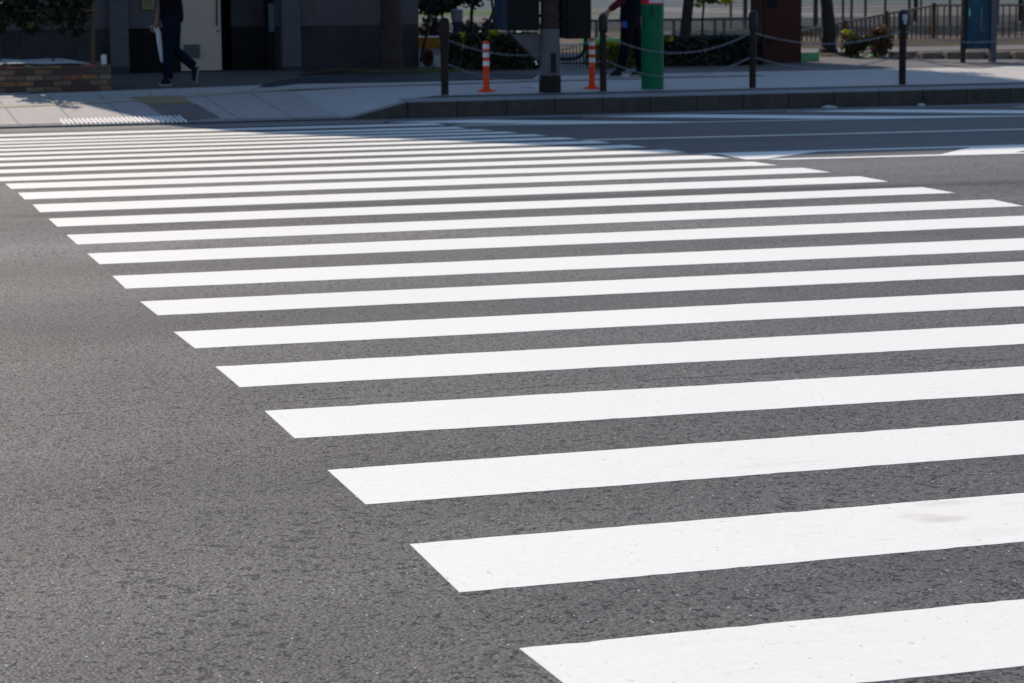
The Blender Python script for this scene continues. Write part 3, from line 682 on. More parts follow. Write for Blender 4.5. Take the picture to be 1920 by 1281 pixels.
# ------------------------------------------------------------------ bollards and chains
YB = gp(1270, 168).y
def pbase(px): x = X(px, YB, 165); return Vector((x, YB, zs(x, YB)))
BP = [(834, 33, .0635, .045), (1131, 26, .054, .0415), (1411, 20.5, .0555, .041), (1691.5, 18, .055, .0445), (1972, 15, .055, .043)]
BL = ['brown bollard with thick shaft and plain pale-rimmed dome, leftmost of the row', 'brown bollard with a bare tan chip below its cap, beside an orange post', 'brown bollard with round ball-like cap, between green pole and red cabinet', 'brown bollard with pale peeled paint on its cap, standing before the brown railing', 'brown bollard just past the right end of the kerb row']
for i, (px, pt_, rc, rs) in enumerate(BP):
    base = pbase(px); H = Z(pt_, px, YB)-base.z
    t = thing('bollard', BL[i], 'bollard', base, 'brown chain bollards along the kerb')
    hc = H-.30 if i == 0 else H-.235
    b = MB(); b.lathe(base, [(rs, -.05), (rs, .25), (rs*1.04, hc-.14), (rs*1.12 if i == 0 else rs, hc-.02), (rs*1.15 if i == 0 else rs*1.02, hc)], 24)
    b.build('shaft', M['bollard'], t, smooth=True)
    b = MB(); z0 = hc+.001; prof = [(rs, z0), (rc*.98, z0+.035), (rc, z0+.08), (rc, H-.055), (rc*.93, H-.03), (rc*.75, H-.012), (rc*.4, H-.002), (.002, H)]
    if i == 0: prof = [(rs*1.15, z0), (rc*.97, z0+.10), (rc, z0+.2), (rc, H-.06), (rc*.93, H-.033), (rc*.75, H-.013), (rc*.4, H-.002), (.002, H)]
    b.lathe(base, prof, 24); b.build('cap', M['cap'] if i else M['bollard'], t, smooth=True)
    for zz in (Z(56 if i else 72, px, YB), Z(103 if i else 120, px, YB)):
        zz = base.z+H*(.70 if zz > Z(90, px, YB) else .385)
        for sgn in (-1, 1):
            b = MB(); q = Vector((base.x+sgn*(rs+.002), base.y, zz)); b.tube([q-Vector((sgn*.01, 0, 0)), q+Vector((sgn*.022, 0, 0))], .009, 8)
            b.build('chain_eye', M['chain'], t)
    cc = (base.x, base.y)
    if i == 1:
        b = MB(); zc = Z(62, px, YB); b.arc(cc, rs*1.03, R(-75), R(-38), zc-.030, zc-.005, None, 6); b.arc(cc, rs*1.03, R(-60), R(-30), zc-.004, zc+.022, None, 6); b.build('bare_patch', M['tanpatch'], t)
    if i == 3:
        b = MB(); b.arc(cc, rc, R(-125), R(-55), H+base.z-.13, H+base.z-.06, None, 8); b.arc(cc, rc, R(-108), R(-72), H+base.z-.18, H+base.z-.131, None, 6); b.build('bare_patch', M['palepatch'], t)
def link_mesh():
    b = MB(); n = 12; L, Wd, wr = .019, .0095, .0030; pts = []
    for k in range(n):
        th = 2*math.pi*k/n; x = math.cos(th)*Wd+(L-Wd)*(1 if math.cos(th) > 0 else -1); pts.append((x, math.sin(th)*Wd))
    m_ = 5; vs = []
    for k in range(n):
        a = Vector((*pts[k], 0)); tg = Vector((pts[(k+1) % n][0]-pts[k-1][0], pts[(k+1) % n][1]-pts[k-1][1], 0)).normalized(); nr = Vector((tg.y, -tg.x, 0))
        for j in range(m_):
            ph = 2*math.pi*j/m_; vs.append(a+nr*wr*math.cos(ph)+Vector((0, 0, wr*math.sin(ph))))
    fs = [(k*m_+j, ((k+1) % n)*m_+j, ((k+1) % n)*m_+(j+1) % m_, k*m_+(j+1) % m_) for k in range(n) for j in range(m_)]
    return vs, fs
LV, LF = link_mesh()
CL = [('upper', 'first and second bollards, across the utility pole'), ('upper', 'second and third bollards, across the green pole'), ('upper', 'third and fourth bollards, across the red cabinet'), ('upper', 'fourth bollard and right edge, across the blue board')]
sagp = [(103.5, 150.5), (99.5, 145), (82.5, 128.5), (79.5, 127)]
for i in range(4):
    for lv in (0, 1):
        A_, B_ = BP[i], BP[i+1]; pa, pb = pbase(A_[0]), pbase(B_[0]); Ha = Z(A_[1], A_[0], YB)-pa.z; Hb = Z(B_[1], B_[0], YB)-pb.z
        fr = (.70, .385)[lv]
        a = Vector((pa.x+A_[3]+.02, YB, pa.z+Ha*fr)); c = Vector((pb.x-B_[3]-.02, YB, pb.z+Hb*fr))
        mpx = (A_[0]+B_[0])/2; zm = Z(sagp[i][lv], mpx, YB); sag = (a.z+c.z)/2-zm
        def cp(u): q = a.lerp(c, u); q.z -= 4*sag*u*(1-u); return q
        Ltot = 0; prev = a; tab = [(0, 0)]
        for k in range(1, 201):
            q = cp(k/200); Ltot += (q-prev).length; tab.append((Ltot, k/200)); prev = q
        nl = int(Ltot/.0305); b = MB(); ti = 0
        for k in range(nl):
            s_ = (k+.5)/nl*Ltot
            while tab[ti+1][0] < s_: ti += 1
            u = tab[ti][1]; p = cp(u); tg = (cp(min(1, u+.01))-cp(max(0, u-.01))).normalized(); sd = Vector((0, 1, 0)); nn = tg.cross(sd)
            if k % 2: sd, nn = nn, -sd
            b.add([p+tg*v.x+sd*v.y+nn*v.z for v in LV], LF)
        o = b.build('chain', M['chain'], smooth=True)
        tag(o, ('upper' if lv == 0 else 'lower') + ' steel chain sagging between ' + CL[i][1], 'chain', 'steel chains between the bollards')

# ------------------------------------------------------------------ orange posts
for (px, py, ptop, bands), l in (((912, 175, 77, ((82.5, 91.5), (98.5, 107.5), (114.5, 123.5)), ), 'orange delineator post with white bands, alone left of the utility pole'), ((1110, 169.5, 71, ((77.5, 85.5), (93.5, 101.5), (108.5, 117)), ), 'orange delineator post with white bands, close against a brown bollard')):
    base = gp(px, py-3); Yd = base.y; H = Z(ptop, px, Yd)-base.z; r = .0375
    t = thing('delineator_post', l, 'traffic post', base, 'orange delineator posts')
    b = MB(); b.lathe(base, [(.112, 0), (.110, .012), (.085, .022), (.055, .032), (r+.006, .05)], 28); b.build('base', M['orange'], t, smooth=True)
    b = MB(); b.lathe(base, [(r, .05), (r, H-.012), (r*.9, H-.004), (r*.5, H), (.004, H)], 24); b.build('post', M['orange'], t, smooth=True)
    for p0_, p1_ in bands:
        b = MB(); z0, z1 = Z(p1_, px, Yd)-base.z, Z(p0_, px, Yd)-base.z; b.lathe(base, [(r-.003, z0-.0001), (r+.0022, z0), (r+.0022, z1), (r-.003, z1+.0001)], 24); b.build('band', M['white'], t, smooth=True)

# ------------------------------------------------------------------ utility pole with two boxes
base = gp(1031, 173); YU = base.y; cx = X(1031, YU, 100); r = (X(1049, YU)-X(1016, YU))/2
up_ = thing('utility_pole', 'brown utility pole with grey wrap carrying two dark navy boxes', 'utility pole', (cx, YU, base.z))
cc = (cx, YU, 0); zz = lambda py: Z(py, 1031, YU)
b = MB(); b.lathe(cc, [(r, base.z-.05), (r*.99, 2), (r*.8, 7.5)], 28); b.build('pole', M['pole'], up_, smooth=True)
b = MB(); b.lathe(cc, [(r*1.2, base.z-.02), (r*1.2, zz(144)), (r+.002, zz(142))], 28); b.build('base_sleeve', M['poledark'], up_, smooth=True)
b = MB(); b.lathe(cc, [(r+.002, zz(141.9)), (r+.008, zz(141)), (r+.008, zz(55)), (r+.002, zz(54))], 28); wr_ = b.build('wrap', M['wrap'], up_, smooth=True)
b = MB(); b.arc((cx, YU), r+.009, R(-104), R(-70), zz(136), zz(99), None, 6); b.build('stain_strip', M['poledark'], wr_)
for p0_, p1_ in ((33, 26), (53, 45), (3, -4)):
    b = MB(); b.lathe(cc, [(r+.001, zz(p0_)), (r+.012, zz(p0_)+.004), (r+.012, zz(p1_)-.004), (r+.001, zz(p1_))], 28); b.build('clamp_band', M['pole'], up_, smooth=True)
Yx = YU-.06
b = MB(); x0, x1 = X(952, Yx), X(1012, Yx); b.box((x0, Yx, Z(57.5, 980, Yx)), (x1, Yx+.36, Z(-85, 980, Yx))); bx1 = b.build('control_box', M['box'], up_, bev=.008)
b = MB(); b.box((X(942, Yx), Yx+.004, Z(55.5, 946, Yx)), (x0-.002, Yx+.34, Z(-84, 946, Yx))); b.build('side_face', M['boxside_lit'], bx1)  # flank coloured paler and bluer to paint in the skylight on it
b = MB(); b.box((x0+.10, Yx-.012, Z(57.5, 980, Yx)-.02), (x0+.16, Yx+.02, Z(57.5, 980, Yx)-.002)); b.build('latch', M['steel'], bx1)
yb_ = YU+.02
b = MB(); pA, pB, pC = at(957, 64, yb_), at(1018, 64, yb_), at(1006, 113, yb_); pD = at(1016, 113, yb_); dd = Vector((0, .012, 0))
b.hexa([pC, pD, pD+dd, pC+dd, pA, pB, pB+dd, pA+dd]); b.build('bracket_plate', M['wrap'], up_)
b = MB(); b.tube([at(949, 62, yb_-.02), at(1006, 117, yb_-.02)], .016, 6); st_ = b.build('strut', M['poledark'], up_)
for q in ((949, 62.5, 'wrap', .022),):
    b = MB(); c_ = at(q[0], q[1], yb_-.035); b.lathe(c_, [(.004, -q[3]), (q[3]*.8, -q[3]*.6), (q[3], 0), (q[3]*.8, q[3]*.6), (.004, q[3])], 10); b.build('bolt_head', M[q[2]], st_, smooth=True)
b = MB()
for py in (116, 120.5): b.lathe(at(1004.5+(py-116)*.4, py, yb_-.05), [(.002, -.013), (.011, -.008), (.013, 0), (.011, .008), (.002, .013)], 10)
b.build('bolt_head', M['steel'], st_, smooth=True)
b = MB(); Yx2 = YU-.02; x0, x1 = X(1065, Yx2), X(1108.5, Yx2); b.box((x0, Yx2, Z(73, 1085, Yx2)), (x1, Yx2+.3, Z(-75, 1085, Yx2))); bx2 = b.build('control_box', M['box'], up_, bev=.006)
b = MB(); b.box((X(1055, Yx2), Yx2+.01, Z(72, 1060, Yx2)), (x0-.002, Yx2+.29, Z(-74, 1060, Yx2))); b.build('side_face', M['black'], bx2)
b = MB(); b.tube([at(1046, 43, YU), at(1060, 43, YU+.05)], .02, 8); b.tube([at(1046, 46, YU), at(1052, 46, YU+.05)], .028, 8); b.build('mount_arm', M['poledark'], up_)
b = MB(); b.tube([at(1098, 72, YU+.1), at(1097, 92, YU+.1), at(1090, 104, YU+.08), at(1078, 110, YU+.05), at(1060, 111, YU+.03), at(1046, 110, YU)], .022, 10); b.build('conduit', M['poledark'], up_, smooth=True)

# ------------------------------------------------------------------ green pole
base = gp(1223.5, 167); YG = base.y; cx = X(1223.5, YG, 100); r = (X(1243.5, YG)-X(1204, YG))/2
t = thing('green_pole', 'thick bright green pole with red and white label near the top', 'pole', (cx, YG, base.z))
b = MB(); b.lathe((cx, YG, 0), [(r, base.z-.05), (r, 2.4), (r*.98, 2.6), (r*.2, 2.65)], 32); b.build('shaft', M['green'], t, smooth=True)
zl = Z(7.5, 1223, YG); ca = math.atan2(-YG, -cx)
b = MB(); b.arc((cx, YG), r, ca-R(82), ca+R(82), zl, zl+.42, None, 24, .0025); lb = b.build('label', M['red'], t, smooth=False)
b = MB(); b.arc((cx, YG), r+.0026, ca-R(18), ca+R(66), zl+.012, zl+.40, None, 16, .0015); lb2 = b.build('label_face', M['pink'], lb)
b = MB()
for k in range(6):
    a0 = ca-R(12)+R(13)*k; b.arc((cx, YG), r+.0042, a0, a0+R(3.5), zl+.045, zl+.12, None, 2, .001); b.arc((cx, YG), r+.0042, a0-R(2), a0+R(7), zl+.075, zl+.088, None, 3, .0012); b.arc((cx, YG), r+.0042, a0+R(5), a0+R(7.5), zl+.05, zl+.11, None, 2, .001)
b.build('label_text', M['litter'], lb2)
b = MB(); b.arc((cx, YG), r, ca-R(8), ca-R(1), Z(31, 1223, YG), Z(8, 1223, YG), M['poledark'], 4, .0015); b.arc((cx, YG), r, ca-R(4), ca+R(8), Z(31, 1223, YG), Z(27, 1223, YG), M['poledark'], 4, .0012); b.build('tape_mark', M['poledark'], t)
b = MB(); q = at(1205, 12.5, YG-.02); b.lathe(q, [(.003, -.014), (.013, -.008), (.015, 0), (.013, .008), (.003, .014)], 10); b.build('bolt_head', M['boxside_lit'], t, smooth=True)

# ------------------------------------------------------------------ red-brown cabinet
base = gp(1465, 118.5); YC = base.y; x0, x1 = X(1430.5, YC), X(1503, YC)
t = thing('cabinet', 'tall rust-red steel cabinet standing behind the chain bollards', 'cabinet', ((x0+x1)/2, YC, base.z))
b = MB(); b.box((x0, YC, base.z-.02), (x1, YC+.5, 1.75)); b.build('body', M['redbox'], t, bev=.01)
b = MB(); b.box((x0+.012, YC-.014, Z(98, 1440, YC)), (X(1453, YC), YC-.002, 1.68)); dr_ = b.build('door', M['redbox'], t, bev=.004)
b = MB(); b.box((X(1438, YC), YC-.022, Z(14.5, 1445, YC)), (X(1456, YC)-.002, YC-.0145, Z(-30, 1445, YC))); b.build('display', M['black'], dr_)
b = MB(); b.box((X(1436, YC), YC-.022, Z(79, 1440, YC)), (X(1451, YC), YC-.0145, Z(76, 1440, YC))); b.build('slot', M['black'], dr_)
b = MB(); b.box((x0-.012, YC-.012, 1.752), (x1+.012, YC+.512, 1.80)); b.build('lid', M['redbox'], t, bev=.006)

# ------------------------------------------------------------------ hedges and shrubs
def leafbox(b, c0, c1, n, size, rnd, shell=.75):
    c0, c1 = Vector(c0), Vector(c1)
    for _ in range(n):
        p = Vector([rnd.uniform(c0[i], c1[i]) for i in range(3)])
        if rnd.random() < shell:
            f = rnd.random()
            if f < .5: p.y = c0.y+abs(rnd.gauss(0, .04))
            elif f < .85: p.z = c1.z-abs(rnd.gauss(0, .035))
            elif f < .93: p.x = c0.x+abs(rnd.gauss(0, .03))
            else: p.x = c1.x-abs(rnd.gauss(0, .03))
        b.leaf(p+Vector((rnd.gauss(0, .012), rnd.gauss(0, .012), rnd.gauss(0, .012))), size, rnd)
def hedge(name, label, cat, p0_, p1_, ptop, pbase_, dep, n, size, lm, seed, tops=None, group=None):
    q = gp((p0_+p1_)/2, pbase_); Yh = q.y; x0, x1 = X(p0_, Yh), X(p1_, Yh); z1 = Z(ptop, (p0_+p1_)/2, Yh); rnd = random.Random(seed)
    t = thing(name, label, cat, ((x0+x1)/2, Yh, q.z), group)
    b = MB(); leafbox(b, (x0, Yh, q.z), (x1, Yh+dep, z1), n, size, rnd); b.build('foliage', LEAF[lm], t)
    b = MB()
    for k in range(max(3, int((x1-x0)/.14))):
        x = rnd.uniform(x0+.05, x1-.05); y = Yh+rnd.uniform(.12, dep-.05)
        b.tube([(x, y, q.z-.03), (x+rnd.gauss(0, .03), y+rnd.gauss(0, .03), (q.z+z1)/2), (x+rnd.gauss(0, .06), y+rnd.gauss(0, .05), z1-.06)], [.012, .009, .004], 5)
    b.build('stems', BARKD, t)
    if tops:
        b = MB()
        for c, w, h, nn in tops:
            for _ in range(nn): b.leaf(at(rnd.gauss(c[0], w), rnd.gauss(c[1], h), Yh+rnd.uniform(-.02, .12)), size*1.1, rnd)
        b.build('yellow_tips', LEAF['yellow'], t)
    return Yh
hedge('hedge', 'clipped dark green hedge between the green pole and rust-red cabinet', 'hedge', 1236, 1431, 71, 124, .6, 11000, .06, 'hedge', 31, [((1258, 73.5), 4, 1.5, 26)])
hedge('shrub', 'yellow-green clipped shrub behind the person in dark clothes', 'shrub', 1117, 1212, 84, 128, .5, 4200, .055, 'gold', 32, [((1150, 84), 14, 2.2, 190), ((1178, 95), 3, 6, 20)])  # bright yellow top leaves put a sunlit glimmer into the leaf colour
hedge('hedge', 'dark shrubbery with yellow tips behind the leftmost orange post', 'hedge', 856, 1012, 66, 132, .7, 8000, .065, 'dark', 33, [((928, 62), 5, 1.6, 60), ((868, 70), 3, 4.5, 46), ((916, 71), 2, 2.5, 14), ((866, 86), 2, 5, 14)])

# ------------------------------------------------------------------ garden lamp
base = gp(857, 131); YL = base.y; cx = X(857, YL)
t = thing('garden_lamp', 'dark blue garden lamp post with glass head, half behind leftmost bollard', 'lamp', (cx, YL, base.z))
px2 = lambda n: n/F*YL*1.04
b = MB(); b.lathe((cx, YL, 0), [(px2(9.5), base.z-.03), (px2(7.6), base.z+.05), (px2(7.6), Z(46, 857, YL)), (px2(10), Z(42.5, 857, YL)), (px2(9.5), Z(41.5, 857, YL))], 20); b.build('post', M['lampblue'], t, smooth=True)
b = MB(); b.lathe((cx, YL, 0), [(px2(9), Z(41.4, 857, YL)), (px2(11), Z(35, 857, YL)), (px2(11), Z(23, 857, YL))], 20); b.build('lantern', M['lampglass'], t, smooth=True)
b = MB(); b.lathe((cx, YL, 0), [(px2(12), Z(22.9, 857, YL)), (px2(11.5), Z(19, 857, YL)), (px2(8), Z(17.5, 857, YL))], 20); b.build('cap', M['lampcap'], t, smooth=True)

# ------------------------------------------------------------------ orange panel, dry plant, litter behind the leftmost bollard
YO = 42.0
t = thing('orange_panel', 'orange board with pale top edge standing beyond the leftmost bollard', 'panel', (X(820, YO), YO, Z(98, 820, YO)))
b = MB(); b.box((X(783, YO), YO, Z(97, 820, YO)), (X(852, YO), YO+.04, Z(70, 820, YO))); b.build('board', M['opanel'], t)
b = MB(); b.box((X(783, YO), YO-.006, Z(69.8, 820, YO)), (X(852, YO), YO+.046, Z(67.6, 820, YO))); b.build('top_edge', M['white'], t)
b = MB()
for px in (786, 848): b.box((X(px, YO)-.02, YO+.042, zp-.02), (X(px, YO)+.02, YO+.08, Z(74, px, YO)))
b.build('leg', M['rail'], t)
q = gp(806, 129); b = MB(); rnd = random.Random(12)
for _ in range(420):
    a = Vector((rnd.gauss(0, 1), rnd.gauss(0, 1), rnd.gauss(0, 1))).normalized()*rnd.random()**.4; b.leaf(Vector((q.x+a.x*.075, q.y+.1+a.y*.1, at(806, 109, q.y).z+a.z*.125)), .05, rnd)
tag(b.build('dry_plant', LEAF['brown']), 'dry brown rounded plant below the orange board', 'plant')
for px, py, sx, sz, l in ((815, 125.5, .055, .022, 'crumpled white litter on soil beside leftmost bollard'), (1555, 203.5, .10, .012, 'crumpled pale plastic scrap lying in gutter against the kerb'), (1727, 198.3, .05, .010, 'small pale scrap lying in gutter, right of the other one'), (990, 164.5, .09, .006, 'flat pale paper scrap on pavement left of the utility pole')):
    q = (Vector((at(px, py, KY-.08).x, KY-.08, zr(KY-.08)+.002)) if 195 < py < 206 else gp(px, py)); rnd = random.Random(int(px)); b = MB(); n = 9; vs = []
    for j in range(5):
        for i in range(n):
            th = 2*math.pi*i/n; k = math.sin(math.pi*(.12+.38*(1-j/4)))*(1 if j < 4 else .15); rr = k*rnd.uniform(.75, 1.2)
            vs.append((q.x+math.cos(th)*sx*rr, q.y+math.sin(th)*.04*rr, q.z+.012+sz*2*(j/4)*rnd.uniform(.7, 1.2)-.01*(j == 0)))
    b.add(vs, [(j*n+i, j*n+(i+1) % n, (j+1)*n+(i+1) % n, (j+1)*n+i) for j in range(4) for i in range(n)]+[tuple(range(n-1, -1, -1)), tuple(4*n+i for i in range(n))])
    tag(b.build('litter', M['litter']), l, 'litter', 'scraps of litter')

# ------------------------------------------------------------------ trees in the park
def T(px, py, Y, z=None):
    q = at(px, py, Y); return Vector((q.x, q.y, q.z if z is None else z))
def wpx(n, Y): return n/F*Y*1.03
Y2 = gp(1283, 119).y+.9
tree('park_tree', 'dark leaning tree trunk rising behind the clipped dark hedge', 'tree', [T(1283, 100, Y2, zs(12, Y2)), T(1284, 70, Y2), T(1288, 30, Y2), T(1293, -10, Y2), T(1297, -10, Y2, 2.6), T(1300, -10, Y2, 4.4)], [wpx(12, Y2), wpx(11, Y2), wpx(10.5, Y2), wpx(10, Y2), .06, .03], BARKD,
     [((X(1300, Y2), Y2, 4.6), (1.1, 1.1, .8), 800, .12, 12)], seed=41, lm='dark', limbs=[([T(1293, 0, Y2, 2.2), T(1340, 0, Y2-.2, 3.4), T(1370, 0, Y2-.3, 4.4)], .04)])
Y3 = gp(1552, 107).y+.35
tree('park_tree', 'broad dark tree trunk with flared foot right of the rust-red cabinet', 'tree', [T(1552, 107, Y3, zs(14, Y3)), T(1553, 95, Y3), T(1554, 55, Y3), T(1551, 20, Y3), T(1548, -15, Y3), T(1546, -10, Y3, 2.7), T(1540, -10, Y3, 4.6)], [wpx(25, Y3), wpx(15.5, Y3), wpx(15, Y3), wpx(12.5, Y3), wpx(11.5, Y3), .065, .02], BARKD, [],
     seed=42, limbs=[([T(1546, 0, Y3, 2.6), T(1600, 0, Y3, 3.6), T(1630, 0, Y3, 4.8)], .04), ([T(1546, 0, Y3, 2.9), T(1490, 0, Y3, 3.9), T(1460, 0, Y3, 5)], .035)])
b = MB(); q = T(1550, 107, Y3, zs(14, Y3)); b.lathe((q.x, q.y-.05, zs(14, Y3)), [(.42, -.01), (.36, .025), (.22, .05), (.02, .055)], 20); b.build('root_mound', M['soil'], kind='structure', smooth=True)
Y4 = Y2+.7
tree('low_tree', 'small tree with low yellow-tipped leaf cluster above the dark hedge', 'tree', [T(1317, 90, Y4, zs(12, Y4)), T(1317, 40, Y4), T(1320, 5, Y4), T(1330, 0, Y4, 1.5)], [wpx(2.6, Y4), wpx(2.2, Y4), wpx(2, Y4), .01], BARKD,
     [(T(1338, -3, Y4), (.24, .22, .13), 420, .06, 10), (T(1330, -40, Y4), (.34, .3, .25), 500, .07, 9)], seed=43, lm='olive')
b = MB(); rnd = random.Random(9)
for _ in range(40): b.leaf(at(rnd.gauss(1308, 3.5), rnd.gauss(10, 2.2), Y4-.2), .05, rnd)
for _ in range(40): b.leaf(at(rnd.gauss(1362, 7), rnd.gauss(4, 3), Y4-.2), .05, rnd)
tag(b.build('leaf_cluster', LEAF['yellow']), 'bright yellow leaves hanging at the rim of the low leaf cluster', 'leaf cluster')
for i, (px, Yt, w, l) in enumerate(((1397, 53, 4.5, 'tall dark trunk behind the low leaf cluster, left of the rust-red cabinet'), (1529, 54.5, 4.5, 'tall dark trunk seen between rust-red cabinet and broad trunk'), (1240, 55.5, 4, 'tall trunk beyond the chain-link fence, close behind the green pole'), (1105, 54, 4, 'tall trunk far beyond the iron fence, beside the right navy box'), (1716, 56, 4.5, 'tall trunk beyond the level end of the brown railing'), (1912, 55, 4.5, 'tall trunk beyond the railing at right picture edge'))):  # crowns out of view added to shade the park ground
    b0 = T(px, 60, Yt, zp-.02); xw = b0.x
    tree('shade_tree', l, 'tree', [b0, (xw, Yt, 1.2), (xw+.1, Yt, 3), (xw, Yt, 6)], [wpx(w, Yt), wpx(w*.9, Yt), wpx(w*.8, Yt), .05], BARKD, [((xw, Yt, 5.8), (2.6, 2.2, 2.6), 2600, .34, 22)], 'shade trees in the park', seed=70+i, lm='dark',
         limbs=[([(xw+.1, Yt, 2.8), (xw+1, Yt-.3, 4.4), (xw+1.7, Yt-.5, 6)], .07), ([(xw+.1, Yt, 3), (xw-1, Yt+.3, 4.6), (xw-1.6, Yt+.4, 6.2)], .07)])
# dark copse behind the leftmost bollard
cop = [((788, 127), (801, 58), (806, 2), 3.0, 'dark'), ((838, 95), (828, 20), (824, -4), 2.4, 'dark'), ((886, 96), (884, 30), (887, -6), 4, 'dark'), ((904, 96), (914, 48), (934, 4), 4.2, 'olive'), ((928, 90), (926, 30), (921, -6), 3, 'dark')]
cl = ['thin dark tree right of the building corner, before orange board', 'dark leafy tree between building corner and the garden lamp', 'upright dark tree trunk right of the garden lamp', 'slanting grey tree trunk above the leftmost orange post', 'thin upright dark tree beside the left navy box']
for i, (pb, pm, pt_, w, lm) in enumerate(cop):
    Yc = 35.4+.5*(i % 3)
    cr = []
    if i in (0, 1): cr = [(T(pm[0]+4, 12, Yc), (.30, .25, .17), 700, .07, 12), (T(pm[0]+4, -30, Yc), (.5, .4, .35), 500, .08, 10)]
    elif i == 2: cr = [(T(884, -6, Yc), (.36, .3, .2), 700, .07, 12)]
    elif i == 3: cr = [(T(930, -30, Yc), (.4, .4, .25), 420, .075, 9)]
    else: cr = [(T(925, -45, Yc), (.35, .3, .3), 300, .075, 9)]
    tree('thin_tree', cl[i], 'tree', [T(*pb, Yc, zs(9, Yc)-.02), T(*pm, Yc), T(*pt_, Yc), T(pt_[0]+3, pt_[1], Yc, 2.2)], [wpx(w, Yc), wpx(w*.85, Yc), wpx(w*.75, Yc), .012], BARK if i == 3 else BARKD, cr, 'thin trees behind the leftmost bollard', seed=50+i, lm=lm)

for i, (px, ptop, pbot, w, l) in enumerate(((806, 28, 72, 26, 'dark shrub added for the shaded ground far behind the orange board'), (872, 33, 70, 22, 'dark shrub added for the shaded ground far behind the garden lamp'), (918, 30, 72, 24, 'dark shrub added for the shaded ground far behind the slanting grey trunk'))):  # near-black foliage added to stand in for shaded ground behind the copse
    Yq = 45+i*.7; rnd = random.Random(90+i); q = T(px, pbot, Yq, zp); t = thing('shade_shrub', l, 'shrub', q, 'dark shrubs added for shaded ground behind the copse'); zt2 = Z(ptop, px, Yq)
    b = MB(); crown(b, (q.x, Yq, (zp+zt2)/2), (wpx(w, Yq), .4, (zt2-zp)/2*.95), 1100, .085, rnd, 14); b.build('foliage', LEAF['hedge'], t)
    b = MB()
    for k in range(5): b.tube([(q.x+rnd.gauss(0, .06), Yq+rnd.gauss(0, .06), zp-.02), (q.x+rnd.gauss(0, .16), Yq+rnd.gauss(0, .1), zt2-.15)], [.016, .006], 5)
    b.build('stems', BARKD, t)
# ------------------------------------------------------------------ chain-link fence behind the hedge
YF = 40.0
t = thing('chain_link_fence', 'low grey chain-link fence with flat top rail behind the hedge', 'fence', (X(1270, YF), YF, zp))
x0, x1 = X(1100, YF), X(1500, YF); zt_ = Z(37, 1270, YF); zb_ = Z(74, 1270, YF)
b = MB(); b.box((x0, YF-.02, zt_-.022), (x1, YF+.02, zt_+.022)); b.build('top_rail', M['fence'], t)
b = MB(); b.box((x0, YF-.012, zb_-.012), (x1, YF+.012, zb_+.012)); b.build('bottom_rail', M['fence'], t)
for px in (1118, 1190, 1263, 1340, 1357, 1425, 1492):
    b = MB(); x = X(px, YF); b.box((x-.022, YF-.018, zp-.03), (x+.022, YF+.018, zt_-.023)); b.build('post', M['fence'], t)
b = MB(); p_ = .075; hh = zt_-zb_-.03; n = int((x1-x0)/p_)
for k in range(-8, n):
    for s_ in (1, -1):
        xa = x0+k*p_ if s_ > 0 else x0+k*p_+hh; a = Vector((xa, YF, zb_+.01)); c = Vector((xa+s_*hh, YF, zt_-.02)); 
        if min(a.x, c.x) < x0 or max(a.x, c.x) > x1: continue
        d = (c-a).normalized(); w = Vector((d.z, 0, -d.x))*.004; e = Vector((0, .004*s_, 0))
        b.add([a-w+e, a+w+e, c+w+e, c-w+e, a-w+e*1.8, a+w+e*1.8, c+w+e*1.8, c-w+e*1.8], [(0, 1, 2, 3), (7, 6, 5, 4), (0, 4, 5, 1), (1, 5, 6, 2), (2, 6, 7, 3), (3, 7, 4, 0)])
b.build('mesh', M['wire'], t)
b = MB(); yk = YF-.5; b.box((X(1095, yk), yk, zp-.02), (X(1432, yk), yk+.12, Z(70, 1270, yk))); o = b.build('green_screen', M['greenmat']); tag(o, 'low strip of green screening behind the hedge at the fence foot', 'screen')
# small dark iron fence right of the utility pole
YI = gp(1085, 128).y+.2
t = thing('iron_fence', 'low black iron fence with slim bars right of the utility pole', 'fence', (X(1085, YI), YI, zs(11, YI)))
x0, x1 = X(1046, YI), X(1122, YI); z1 = Z(84, 1085, YI)
b = MB(); b.box((x0, YI-.012, z1-.012), (x1, YI+.012, z1+.012), M['litter']); b.build('top_rail', M['litter'], t)
b = MB(); b.box((x0, YI-.01, zs(11, YI)+.05), (x1, YI+.01, zs(11, YI)+.07)); b.build('bottom_rail', M['handle'], t)
for k in range(12):
    x = x0+(x1-x0)*(k+.5)/12; b = MB(); b.tube([(x, YI, zs(11, YI)-.01), (x, YI, z1-.012)], .008, 6); b.build('bar', M['handle'], t)

